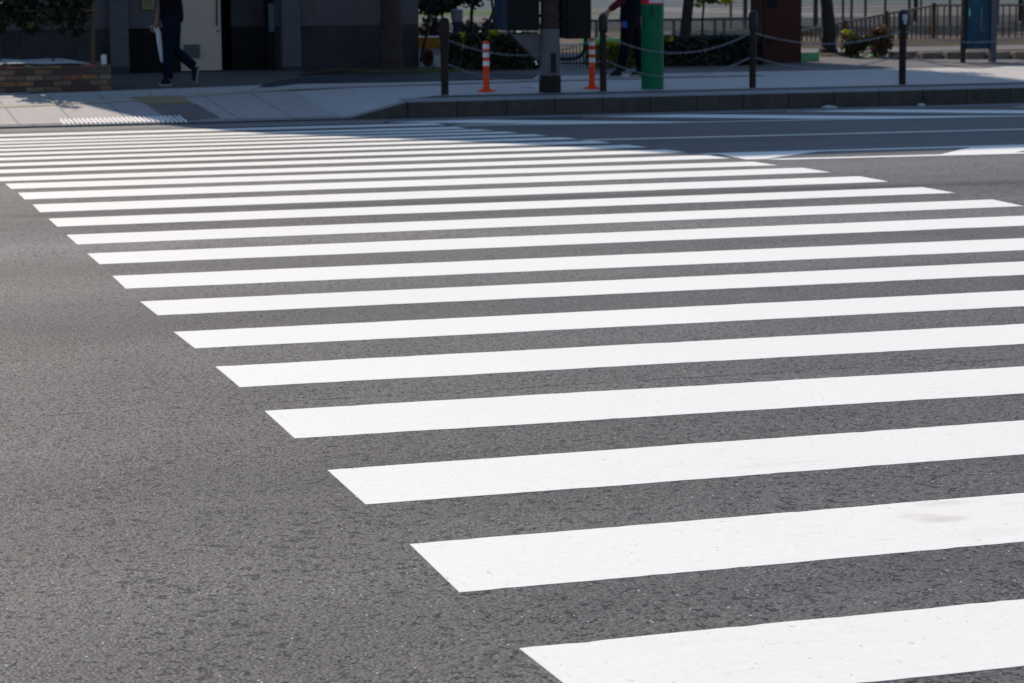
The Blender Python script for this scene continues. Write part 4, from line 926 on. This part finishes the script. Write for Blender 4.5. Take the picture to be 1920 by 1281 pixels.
# ------------------------------------------------------------------ brown ramp railing
YR = 42.0
t = thing('ramp_railing', 'brown barred railing that climbs rightward then runs level behind the blue board', 'railing', (X(1750, YR), YR, zp))
def seg_rail(pts_top, pts_bot, nb, wide=.011):
    (a0, a1), (c0, c1) = pts_top, pts_bot
    A0, A1, B0, B1 = at(*a0, YR), at(*a1, YR), at(*c0, YR), at(*c1, YR)
    b = MB(); b.hexa([A0+Vector((0, -.025, -.018)), A1+Vector((0, -.025, -.018)), A1+Vector((0, .025, -.018)), A0+Vector((0, .025, -.018)), A0+Vector((0, -.025, .018)), A1+Vector((0, -.025, .018)), A1+Vector((0, .025, .018)), A0+Vector((0, .025, .018))]); b.build('top_rail', M['raillight'], t)
    b = MB(); b.hexa([B0+Vector((0, -.016, -.016)), B1+Vector((0, -.016, -.016)), B1+Vector((0, .016, -.016)), B0+Vector((0, .016, -.016)), B0+Vector((0, -.016, .016)), B1+Vector((0, -.016, .016)), B1+Vector((0, .016, .016)), B0+Vector((0, .016, .016))]); b.build('bottom_rail', M['rail'], t)
    for k in range(nb):
        u = (k+.5)/nb; p = A0.lerp(A1, u); q = B0.lerp(B1, u); b = MB(); b.box((p.x-wide, YR-.011, q.z+.0165), (p.x+wide, YR+.011, p.z-.0185)); b.build('bar', M['rail'], t)
seg_rail(((1500, 59), (1583, 42)), ((1500, 118), (1583, 104)), 10)
seg_rail(((1586, 41), (1660, 27)), ((1586, 104), (1660, 93)), 9)
seg_rail(((1664, 26), (1748, 11)), ((1664, 93), (1748, 80)), 10)
seg_rail(((1752, 10.5), (1960, 9)), ((1752, 80), (1960, 78)), 17)
for px, p0_, p1_ in ((1583.5, 41, 112), (1661.5, 23.5, 106), (1750, 8.5, 104), (1860, 9.5, 100), (1955, 8, 100)):
    b = MB(); w = .031; x = X(px, YR); b.box((x-w, YR-.034, min(zp-.02, Z(p1_, px, YR))), (x+w, YR+.034, Z(p0_, px, YR)+.03)); b.build('post', M['rail'], t, bev=.004)
# earth bank below the ramp
b = MB(); yk = YR-.4
prof = [(1560, 113), (1660, 104), (1750, 92), (1830, 90), (1990, 90)]
vs = [];
for px, py in prof:
    q = at(px, py, yk+.9); vs += [(q.x-.3, yk-.6, zp-.01), (q.x, yk+.2, q.z*.6+zp*.4), (q.x, yk+2.5, q.z+.02)]
b.add(vs, [(3*i+j, 3*i+3+j, 3*i+4+j, 3*i+1+j) for i in range(len(prof)-1) for j in range(2)]); b.build('bank', M['ground'], kind='structure', smooth=True)

# shrubs and green mats at the railing foot
def bush(name, label, px, py, ptop, w, n, size, lm, seed, tops=(), group=None):
    q = gp(px, py); Yb = q.y+.25; rnd = random.Random(seed); t = thing(name, label, 'shrub', q, group); ztop = Z(ptop, px, Yb); h = (ztop-q.z)/2
    b = MB(); crown(b, (X(px, Yb), Yb, q.z+h*1.0), (wpx(w, Yb), .28, h*.95), n, size, rnd, 30); b.build('foliage', LEAF[lm], t)
    b = MB()
    for k in range(6): b.tube([(X(px, Yb)+rnd.gauss(0, .05), Yb+rnd.gauss(0, .04), q.z-.02), (X(px, Yb)+rnd.gauss(0, .1), Yb+rnd.gauss(0, .1), q.z+h*1.3)], [.01, .004], 5)
    b.build('stems', BARKD, t)
    for c, wd, hd, nn in tops:
        b = MB()
        for _ in range(nn): b.leaf(at(rnd.gauss(c[0], wd), rnd.gauss(c[1], hd), Yb-.1), size, rnd)
        b.build('yellow_tips', LEAF['yellow'], t)
bush('shrub', 'olive green shrub with yellow tips right of the broad dark trunk', 1600, 110, 56, 30, 2000, .055, 'olive', 61, [((1590, 60), 5, 2, 40)])
bush('shrub', 'reddish brown shrub left of the peeled-cap bollard', 1650, 109, 48, 26, 1700, .055, 'brown', 62)
for i, (px, py, w) in enumerate(((1613, 107, 7), (1635, 107, 9), (1677, 106, 9))):
    q = gp(px, py); rnd = random.Random(i); b = MB(); b.lathe((q.x, q.y, q.z), [(wpx(w, q.y), 0), (wpx(w*.9, q.y), .022), (wpx(w*.55, q.y), .035), (.003, .038)], 14)
    tag(b.build('green_mat', M['greenmat'], smooth=True), ['small green mat under the olive shrub, leftmost of three', 'green mat under the reddish brown shrub, middle of three', 'green mat touching the peeled-cap bollard, rightmost of three'][i], 'mat', 'green mats below the shrubs')
t = thing('green_barrier', 'bright green low fence panel between rust-red cabinet and broad trunk', 'fence panel', gp(1518, 116))
q = gp(1518, 116.5); b = MB(); Yg = q.y+.1
b.box((X(1500, Yg), Yg, q.z-.01), (X(1537, Yg), Yg+.03, Z(99, 1518, Yg))); b.build('panel', M['greenmat'], t)
for k in range(6):
    px = 1503+k*6; b = MB(); b.box((X(px, Yg)-.006, Yg-.016, q.z-.01), (X(px, Yg)+.006, Yg-.002, Z(98, 1518, Yg))); b.build('bar', M['wire'], t)
YN = 46.0
b = MB(); b.box((X(1503, YN), YN, Z(75, 1512, YN)), (X(1524, YN), YN+.05, Z(61, 1512, YN))); tag(b.build('yellow_board', M['opanel']), 'small yellow-orange board behind the railing beside the rust-red cabinet', 'panel')

# ------------------------------------------------------------------ tall mesh fence far right
YM = 52.0
t = thing('mesh_fence', 'tall dark mesh fence with slim posts far behind the brown railing', 'fence', (X(1650, YM), YM, zp))
for px, w in ((1370, .03), (1397, .045), (1528, .055), (1580, .03), (1596, .035), (1622, .035), (1659, .03), (1704, .04), (1726, .022), (1780, .03), (1870, .03), (1920, .04)):
    b = MB(); x = X(px, YM); b.box((x-w/1.6, YM-.03, zp-.05), (x+w/1.6, YM+.03, 3.2)); b.build('post', M['net'], t)
b = MB(); x0, x1 = X(1330, YM), X(2050, YM)
for k in range(40): z = zp+.1+k*.08; b.box((x0, YM+.031, z), (x1, YM+.037, z+.006))
b.build('wires', M['net'], t)

# ------------------------------------------------------------------ blue board on two posts
qb_ = gp(1864, 117); YS = qb_.y; zg = qb_.z
t = thing('notice_board', 'dark blue notice board on a black and a grey post, right side', 'notice board', (X(1840, YS), YS, zg))
b = MB(); b.box((X(1808.5, YS), YS+.06, zg-.02), (X(1815, YS), YS+.12, 1.9)); b.build('post', M['handle'], t)
b = MB(); b.box((X(1859, YS), YS, zg-.02), (X(1869, YS), YS+.08, 1.9)); b.build('post', M['postgrey'], t)
b = MB(); b.box((X(1815.5, YS), YS+.03, Z(92.5, 1838, YS)), (X(1858.5, YS), YS+.07, 1.8)); bd = b.build('board', M['blue'], t)
b = MB(); yy = YS+.028
rnd = random.Random(5)
for k in range(7): b.box((X(1838, yy), yy-.002, Z(18+k*6+2.2, 1838, yy)), (X(1841, yy), yy, Z(18+k*6-1, 1838, yy)), M['blue3'])
for p_ in ((1845, 58, 6, 5), (1849, 68, 6, 3), (1830, 1, 14, 3), (1852, -12, 5, 8), (1830, 88, 12, 2)): b.box((X(p_[0]-p_[2]/2, yy), yy-.0015, Z(p_[1]+p_[3]/2, 1838, yy)), (X(p_[0]+p_[2]/2, yy), yy, Z(p_[1]-p_[3]/2, 1838, yy)), M['blue2'])
b.box((X(1816, yy), yy-.0015, Z(30, 1838, yy)), (X(1818.5, yy), yy, Z(17, 1838, yy)), M['greenmat'])
b.build('printed_marks', M['blue3'], bd)
b = MB(); q0_ = gp(1690, 113)
b.add([(X(1506, 35), 34.6, zs(16, 34.6)+.012), (60, 33.9, zs(16, 33.9)+.012), (60, 41.2, zs(16, 41)+.012), (X(1506, 41), 41.2, zs(16, 41)+.012)], [(0, 1, 2, 3)]); b.build('planting_strip', M['strip'], kind='structure')
# stone edging along the footpath
b = MB(); q0_, q1_ = gp(1690, 113), gp(1990, 113.5); rnd = random.Random(6); x = q0_.x
ed_ = thing('stone_edging', 'low row of weathered stone edging blocks along the footpath under the blue board', 'edging', (q0_.x+1.5, q0_.y+.2, zs(16, q0_.y)))
while x < q1_.x:
    w = rnd.uniform(.26, .42); u = (x-q0_.x)/(q1_.x-q0_.x); y = q0_.y+(q1_.y-q0_.y)*u+.25; h = rnd.uniform(.095, .12)
    b = MB(); b.box((x, y, zs(x, y)-.03), (x+w-.012, y+.2, zs(x, y)+h)); b.build('block', M['edging'], ed_, bev=.012); x += w

# ------------------------------------------------------------------ people
def skin(name, joints, edges, m, parent, root=0, sub=2):
    off = worldloc(parent); me = bpy.data.meshes.new(name)
    keys = list(joints); idx = {k: i for i, k in enumerate(keys)}
    me.from_pydata([tuple(Vector(joints[k][0])-off) for k in keys], [(idx[a], idx[b]) for a, b in edges], []); me.update()
    o = bpy.data.objects.new(name, me); C.objects.link(o); o.parent = parent
    md = o.modifiers.new('skin', 'SKIN'); md.use_smooth_shade = True
    if not me.skin_vertices: 
        bpy.context.view_layer.objects.active = o
    sv = me.skin_vertices[0].data
    for k in keys:
        r = joints[k][1]; r = r if isinstance(r, tuple) else (r, r); sv[idx[k]].radius = r; sv[idx[k]].use_root = False
    sv[root].use_root = True
    s = o.modifiers.new('sub', 'SUBSURF'); s.levels = 1; s.render_levels = sub
    me.materials.append(m); return o
def chain_e(*ks): return list(zip(ks[:-1], ks[1:]))
def person(label, J, face, cl, hold=None):
    """J: world joints; face: unit vector the person faces; cl: clothing materials"""
    base = Vector(J['base']); p = thing('person', label, 'person', base); f = Vector(face); side = Vector((0, 0, 1)).cross(f)      # side: person's left
    pel = J['pelvis']; ch = J['chest']; nk = J['neck']; hd = J['head']
    B = {'pelvis': (pel, (.09, .072)), 'waist': (pel.lerp(ch, .45), (.082, .062)), 'chest': (ch, (.125, .09)), 'neck0': (nk-Vector((0, 0, .02)), .055), 'neck1': (nk+Vector((0, 0, .05)), .06), 'jaw': (hd+f*.025-Vector((0, 0, .07)), .078), 'skull': (hd+Vector((0, 0, .02)), (.095, .105)), 'crown': (hd+Vector((0, 0, .085)), .06), 'nose0': (hd+f*.075-Vector((0, 0, .005)), .02), 'nose': (hd+f*.108-Vector((0, 0, .025)), .010)}
    E = chain_e('pelvis', 'waist', 'chest', 'neck0', 'neck1', 'jaw', 'skull', 'crown')+[('skull', 'nose0'), ('nose0', 'nose')]
    for s in ('L', 'R'):
        hp, kn, an, to, sh, el, wr, hn = (J[k+s] for k in ('hip', 'knee', 'ankle', 'toe', 'shoulder', 'elbow', 'wrist', 'hand'))
        B.update({'hip'+s: (hp, .08), 'thigh'+s: (hp.lerp(kn, .5), .07), 'knee'+s: (kn, .052), 'calf'+s: (kn.lerp(an, .35), .054), 'ankle'+s: (an, .036), 'foot'+s: (an.lerp(to, .6), .034), 'toe'+s: (to, .024),
                  'sh'+s: (sh, .052), 'el'+s: (el, .040), 'fa'+s: (el.lerp(wr, .35), .039), 'wr'+s: (wr, .026), 'palm'+s: (wr.lerp(hn, .5), (.036, .020)), 'kn'+s: (hn, (.034, .016)),
                  'ear'+s: (hd+side*(.082 if s == 'L' else -.082)-f*.005, .016)})
        E += chain_e('pelvis', 'hip'+s, 'thigh'+s, 'knee'+s, 'calf'+s, 'ankle'+s, 'foot'+s, 'toe'+s)+chain_e('chest', 'sh'+s, 'el'+s, 'fa'+s, 'wr'+s, 'palm'+s, 'kn'+s)+[('skull', 'ear'+s)]
        d = (hn-wr).normalized(); w = d.cross(side).normalized(); curl = J.get('curl'+s, Vector((0, 0, -1)))
        for i, (o_, L) in enumerate(((-.030, .072), (-.010, .080), (.010, .076), (.030, .058))):
            a = hn+w*o_+d*.012; b1 = a+d*L*.5+curl*L*.10; b2 = b1+(d*.45+curl*.75).normalized()*L*.5
            B.update({f'f{i}a{s}': (a, .0095), f'f{i}b{s}': (b1, .0088), f'f{i}c{s}': (b2, .0072)}); E += [('kn'+s, f'f{i}a{s}'), (f'f{i}a{s}', f'f{i}b{s}'), (f'f{i}b{s}', f'f{i}c{s}')]
        tb = wr.lerp(hn, .45)-w*.034; B.update({'t0'+s: (tb+curl*.004, .012), 't1'+s: (tb-w*.022+d*.032+curl*.012, .010), 't2'+s: (tb-w*.024+d*.062+curl*.022, .008)}); E += [('palm'+s, 't0'+s), ('t0'+s, 't1'+s), ('t1'+s, 't2'+s)]
    body = skin('body', B, E, M['skin'], p)
    b = MB(); n = 14; vs = []; fs = []
    for j in range(9):
        el_ = R(-35)+R(125)*j/8
        for i in range(n):
            az = 2*math.pi*i/n; v = (-f*math.cos(az)+side*math.sin(az))*math.cos(el_)+Vector((0, 0, 1))*math.sin(el_)
            k = .118; vs.append(hd+Vector((0, 0, .022))-f*.022+Vector((v.x*k*.88, v.y*k*.88, v.z*k*1.02)))
    fs = [(j*n+i, j*n+(i+1) % n, (j+1)*n+(i+1) % n, (j+1)*n+i) for j in range(8) for i in range(n)]
    b.add(vs, fs); b.build('hair', M['hair'], p, smooth=True)
    for s in (1, -1):
        b = MB(); q = hd+f*.086+side*.032*s+Vector((0, 0, .012)); b.lathe(q, [(.002, -.012), (.010, -.007), (.012, 0), (.010, .007), (.002, .012)], 10); b.build('eye', M['eye'], p, smooth=True)
    b = MB(); q = hd+f*.088-Vector((0, 0, .062)); b.tube([q-side*.022, q+f*.006, q+side*.022], [.004, .007, .004], 6); b.build('mouth', M['lip'], p, smooth=True)
    # shirt / jacket
    up3 = Vector((0, 0, 1))
    Tt = {'hem0': (J['hem']-up3*.16, cl['hem']), 'hem': (J['hem']-up3*.02, cl['hem']), 'waist': (J['hem'].lerp(ch, .45), cl['waist']), 'chest': (ch, (.165, .125)), 'col': (nk+up3*.01, (.085, .075))}
    Ee = chain_e('hem0', 'hem', 'waist', 'chest', 'col')
    for s in ('L', 'R'):
        sh, el, wr = J['shoulder'+s], J['elbow'+s], J['wrist'+s]
        Tt['sh'+s] = (sh, .078); Ee.append(('chest', 'sh'+s))
        if cl['long']:
            pass
        else:
            Tt['sl'+s] = (sh.lerp(el, .75), .068); Ee.append(('sh'+s, 'sl'+s))
    skin('top', Tt, Ee, cl['top'], p, 0)
    if cl['long']:
        for s in ('L', 'R'):
            sh, el, wr = J['shoulder'+s], J['elbow'+s], J['wrist'+s]
            skin('sleeve', {'a': (sh, .075), 'b': (sh.lerp(el, .5), .066), 'c': (el, .058), 'd': (el.lerp(wr, .5), .052), 'e': (el.lerp(wr, .97), .042)}, chain_e('a', 'b', 'c', 'd', 'e'), cl['sleeve'], p)
    Q = {'belt': (pel+up3*.12, (.135, .10)), 'pelvis': (pel+up3*.03, (.145, .115))}; Ee = [('belt', 'pelvis')]
    for s in ('L', 'R'):
        hp, kn, an = J['hip'+s], J['knee'+s], J['ankle'+s]; ks = cl['leg']
        Q.update({'h'+s: (hp-up3*.02, .105*ks), 't'+s: (hp.lerp(kn, .5), .092*ks), 'k'+s: (kn, .074*ks), 'c'+s: (kn.lerp(an, .5), .071*ks), 'a'+s: (kn.lerp(an, .92), .068*ks), 'z'+s: (kn.lerp(an, 1.02), .070*ks)})
        Ee += chain_e('pelvis', 'h'+s, 't'+s, 'k'+s, 'c'+s, 'a'+s, 'z'+s)
    skin('trousers', Q, Ee, cl['trousers'], p, 0)
    for s in ('L', 'R'):
        an, to = J['ankle'+s], J['toe'+s]; d = (to-an); hl = an-(d-d.project(up3))*.22 if False else None
        heel = J['heel'+s]; ax = (to-heel).normalized(); n_ = (an-heel-(an-heel).dot(ax)*ax).normalized()
        sh_ = skin('shoe', {'heel': (heel+n_*.035+ax*.01, .036), 'mid': (heel.lerp(to, .45)+n_*.04, (.042, .040)), 'ball': (heel.lerp(to, .75)+n_*.028, (.044, .030)), 'toe': (to+n_*.018-ax*.02, (.034, .020)), 'cuff': (an+n_*.02, .044)}, chain_e('heel', 'mid', 'ball', 'toe')+[('mid', 'cuff')], M['shoe'], p, 1)
        b = MB(); sdv = ax.cross(n_).normalized(); pts = [(0, .026), (.12, .036), (.4, .036), (.72, .044), (.9, .036), (1.0, .018)]; vs = []
        L_ = to-heel
        for u, w in pts:
            c = heel+L_*u
            vs += [c+sdv*w-n_*.006, c-sdv*w-n_*.006, c-sdv*w+n_*.016, c+sdv*w+n_*.016]
        b.add(vs, [(4*i+k, 4*i+(k+1) % 4, 4*i+4+(k+1) % 4, 4*i+4+k) for i in range(len(pts)-1) for k in range(4)]+[(3, 2, 1, 0), tuple(len(vs)-4+k for k in range(4))])
        b.build('sole', M['sole'], sh_)
    return p
# walker before the beige door, heading left, rear foot lifted
YP1 = gp(312, 161.5).y
def a1_(px, py, dy=0): return at(px, py, YP1+dy)
g1 = zs(4.7, YP1)
J = dict(base=Vector((a1_(314, 160).x, YP1, g1)), pelvis=a1_(322, 36), chest=a1_(317, -26), neck=a1_(313, -58), head=a1_(309, -84), hem=a1_(322, 25),
         hipL=a1_(319, 44, -.08), kneeL=a1_(314, 96, -.08), ankleL=a1_(315.5, 148, -.08), toeL=a1_(297.5, 161.5, -.08), heelL=a1_(322, 159, -.08),
         hipR=a1_(326, 44, .08), kneeR=a1_(327, 93, .08), ankleR=a1_(364, 125, .08), toeR=a1_(367, 157, .08), heelR=a1_(373, 124, .08),
         shoulderL=a1_(320, -46, -.19), elbowL=a1_(329, -12, -.23), wristL=a1_(301, -34, -.16), handL=a1_(292, -42, -.13),
         shoulderR=a1_(312, -46, .17), elbowR=a1_(302, 3, .2), wristR=a1_(294, 40, .16), handR=a1_(291, 49, .15), curlR=Vector((-.75, 0, -.3)).normalized(), curlL=Vector((-.3, 0, -.8)))
J['toeL'].z = max(J['toeL'].z, g1+.012); J['heelL'].z = g1+.012; J['toeL'].z = g1+.012
w1 = person('person in black t-shirt and blue jeans walking left before the beige door', J, (-1, 0, 0), dict(top=M['tee'], long=False, hem=(.165, .125), waist=(.16, .12), trousers=M['jeans'], leg=.95))
hp_ = J['handR']; b = MB()
secs = [((287.5, 53), (300, 52.5), .02), ((292, 60), (302.5, 62), .025), ((294, 78), (304.5, 80), .03), ((298, 100), (306, 102), .028), ((300, 112), (307, 112), .03), ((302, 117), (307, 117), .012)]
for lo_, hi_ in ((0, .42), (.58, 1)):
    p0_ = at(289.5+10*lo_, 51, YP1+.14); p1_ = at(293+9*(lo_+hi_)/2, 62, YP1+.14); b.tube([p0_, at(290+11*lo_, 55, YP1+.14), p1_], [.012, .014, .02], 8)
vs = []; n = 12
for (x0_, y0_), (x1_, y1_), d_ in secs[1:]:
    c0_, c1_ = at(x0_, y0_, YP1+.14), at(x1_, y1_, YP1+.14); mid = (c0_+c1_)/2; hw = (c1_-c0_)/2
    for k in range(n):
        th = 2*math.pi*k/n; vs.append(mid+hw*math.cos(th)+Vector((0, 1, 0))*d_*math.sin(th)*(1+.15*math.sin(5*th)))
ns = len(secs)-1
b.add(vs, [(j*n+k, j*n+(k+1) % n, (j+1)*n+(k+1) % n, (j+1)*n+k) for j in range(ns-1) for k in range(n)]+[tuple(range(n-1, -1, -1)), tuple((ns-1)*n+k for k in range(n))])
tag(b.build('plastic_bag', M['bag'], smooth=True), 'long slim white plastic bag hanging from hand of person in jeans', 'bag')
b = MB(); q = at(285, 49, YP1+.13); b.hexa([q+Vector(v) for v in ((-.03, -.02, -.012), (.025, -.02, .002), (.025, .02, .002), (-.03, .02, -.012), (-.03, -.02, -.004), (.025, -.02, .010), (.025, .02, .010), (-.03, .02, -.004))])
tag(b.build('phone', M['litter'], bev=.002), 'small pale object gripped in fingertips of person in jeans', 'handheld item')
# person behind the green pole, heading left
YP2 = gp(1163, 145).y
def a2_(px, py, dy=0): return at(px, py, YP2+dy)
g2 = zs(11, YP2)
J = dict(base=Vector((a2_(1172, 146).x, YP2, g2)), pelvis=a2_(1182, 32), chest=a2_(1183, -30), neck=a2_(1181, -62), head=a2_(1177, -88), hem=a2_(1183, 22),
         hipL=a2_(1177, 42, -.08), kneeL=a2_(1172, 88, -.08), ankleL=a2_(1164, 133, -.08), toeL=a2_(1140, 147, -.08), heelL=a2_(1167, 147, -.08),
         hipR=a2_(1189, 42, .08), kneeR=a2_(1195, 88, .08), ankleR=a2_(1204, 134, .08), toeR=a2_(1181, 147, .08), heelR=a2_(1208, 146, .08),
         shoulderL=a2_(1184, -48, -.2), elbowL=a2_(1168, 0, -.24), wristL=a2_(1141, 20, -.2), handL=a2_(1134, 26, -.2), curlL=Vector((-.3, 0, -.9)),
         shoulderR=a2_(1182, -48, .2), elbowR=a2_(1196, -4, .24), wristR=a2_(1194, 28, .24), handR=a2_(1192, 38, .24))
for k in ('toeL', 'heelL', 'toeR', 'heelR'): J[k].z = g2+.012
w2 = person('person in dark navy jacket with maroon sleeves walking behind the green pole', J, (-1, 0, 0), dict(top=M['jacket'], long=True, sleeve=M['sleeve'], hem=(.155, .12), waist=(.16, .125), trousers=M['trousers'], leg=.98))
b = MB(); q = at(1171, 46, YP2-.22); b.box((q.x-.035, q.y-.02, q.z-.045), (q.x+.035, q.y+.02, q.z+.045)); po = b.build('hip_pouch', M['pouch'], bev=.012); tag(po, 'small blue pouch with red tab at hip of the navy-jacketed person', 'pouch')
b = MB(); b.box((q.x-.050, q.y-.014, q.z-.03), (q.x-.037, q.y+.014, q.z+.02)); b.build('tab', M['red'], po)

# ------------------------------------------------------------------ light
EL, AZ = R(43), math.atan2(-.29, .957)
sd = Vector((math.sin(AZ)*math.cos(EL), math.cos(AZ)*math.cos(EL), math.sin(EL)))
L = bpy.data.lights.new('sun', 'SUN'); L.energy = 4.05; L.angle = R(.53); L.color = (1, .90, .79)
so = bpy.data.objects.new('sun', L); C.objects.link(so); so.rotation_euler = sd.to_track_quat('Z', 'Y').to_euler(); so.location = (0, 0, 30)
w = bpy.data.worlds.new('World'); scn.world = w; w.use_nodes = True; nt = w.node_tree
sky = nt.nodes.new('ShaderNodeTexSky'); sky.sky_type = 'NISHITA'; sky.sun_disc = False; sky.sun_elevation = EL; sky.sun_rotation = AZ
sky.air_density = 1.0; sky.dust_density = .2; sky.ozone_density = 2.6
nt.links.new(sky.outputs[0], nt.nodes['Background'].inputs[0]); nt.nodes['Background'].inputs[1].default_value = .12
scn.view_settings.view_transform = 'Standard'; scn.view_settings.look = 'None'; scn.view_settings.exposure = .27; scn.view_settings.gamma = 1
scn.render.engine = 'CYCLES'; scn.cycles.use_denoising = True
scn.cycles.max_bounces = 6; scn.cycles.sample_clamp_indirect = 8
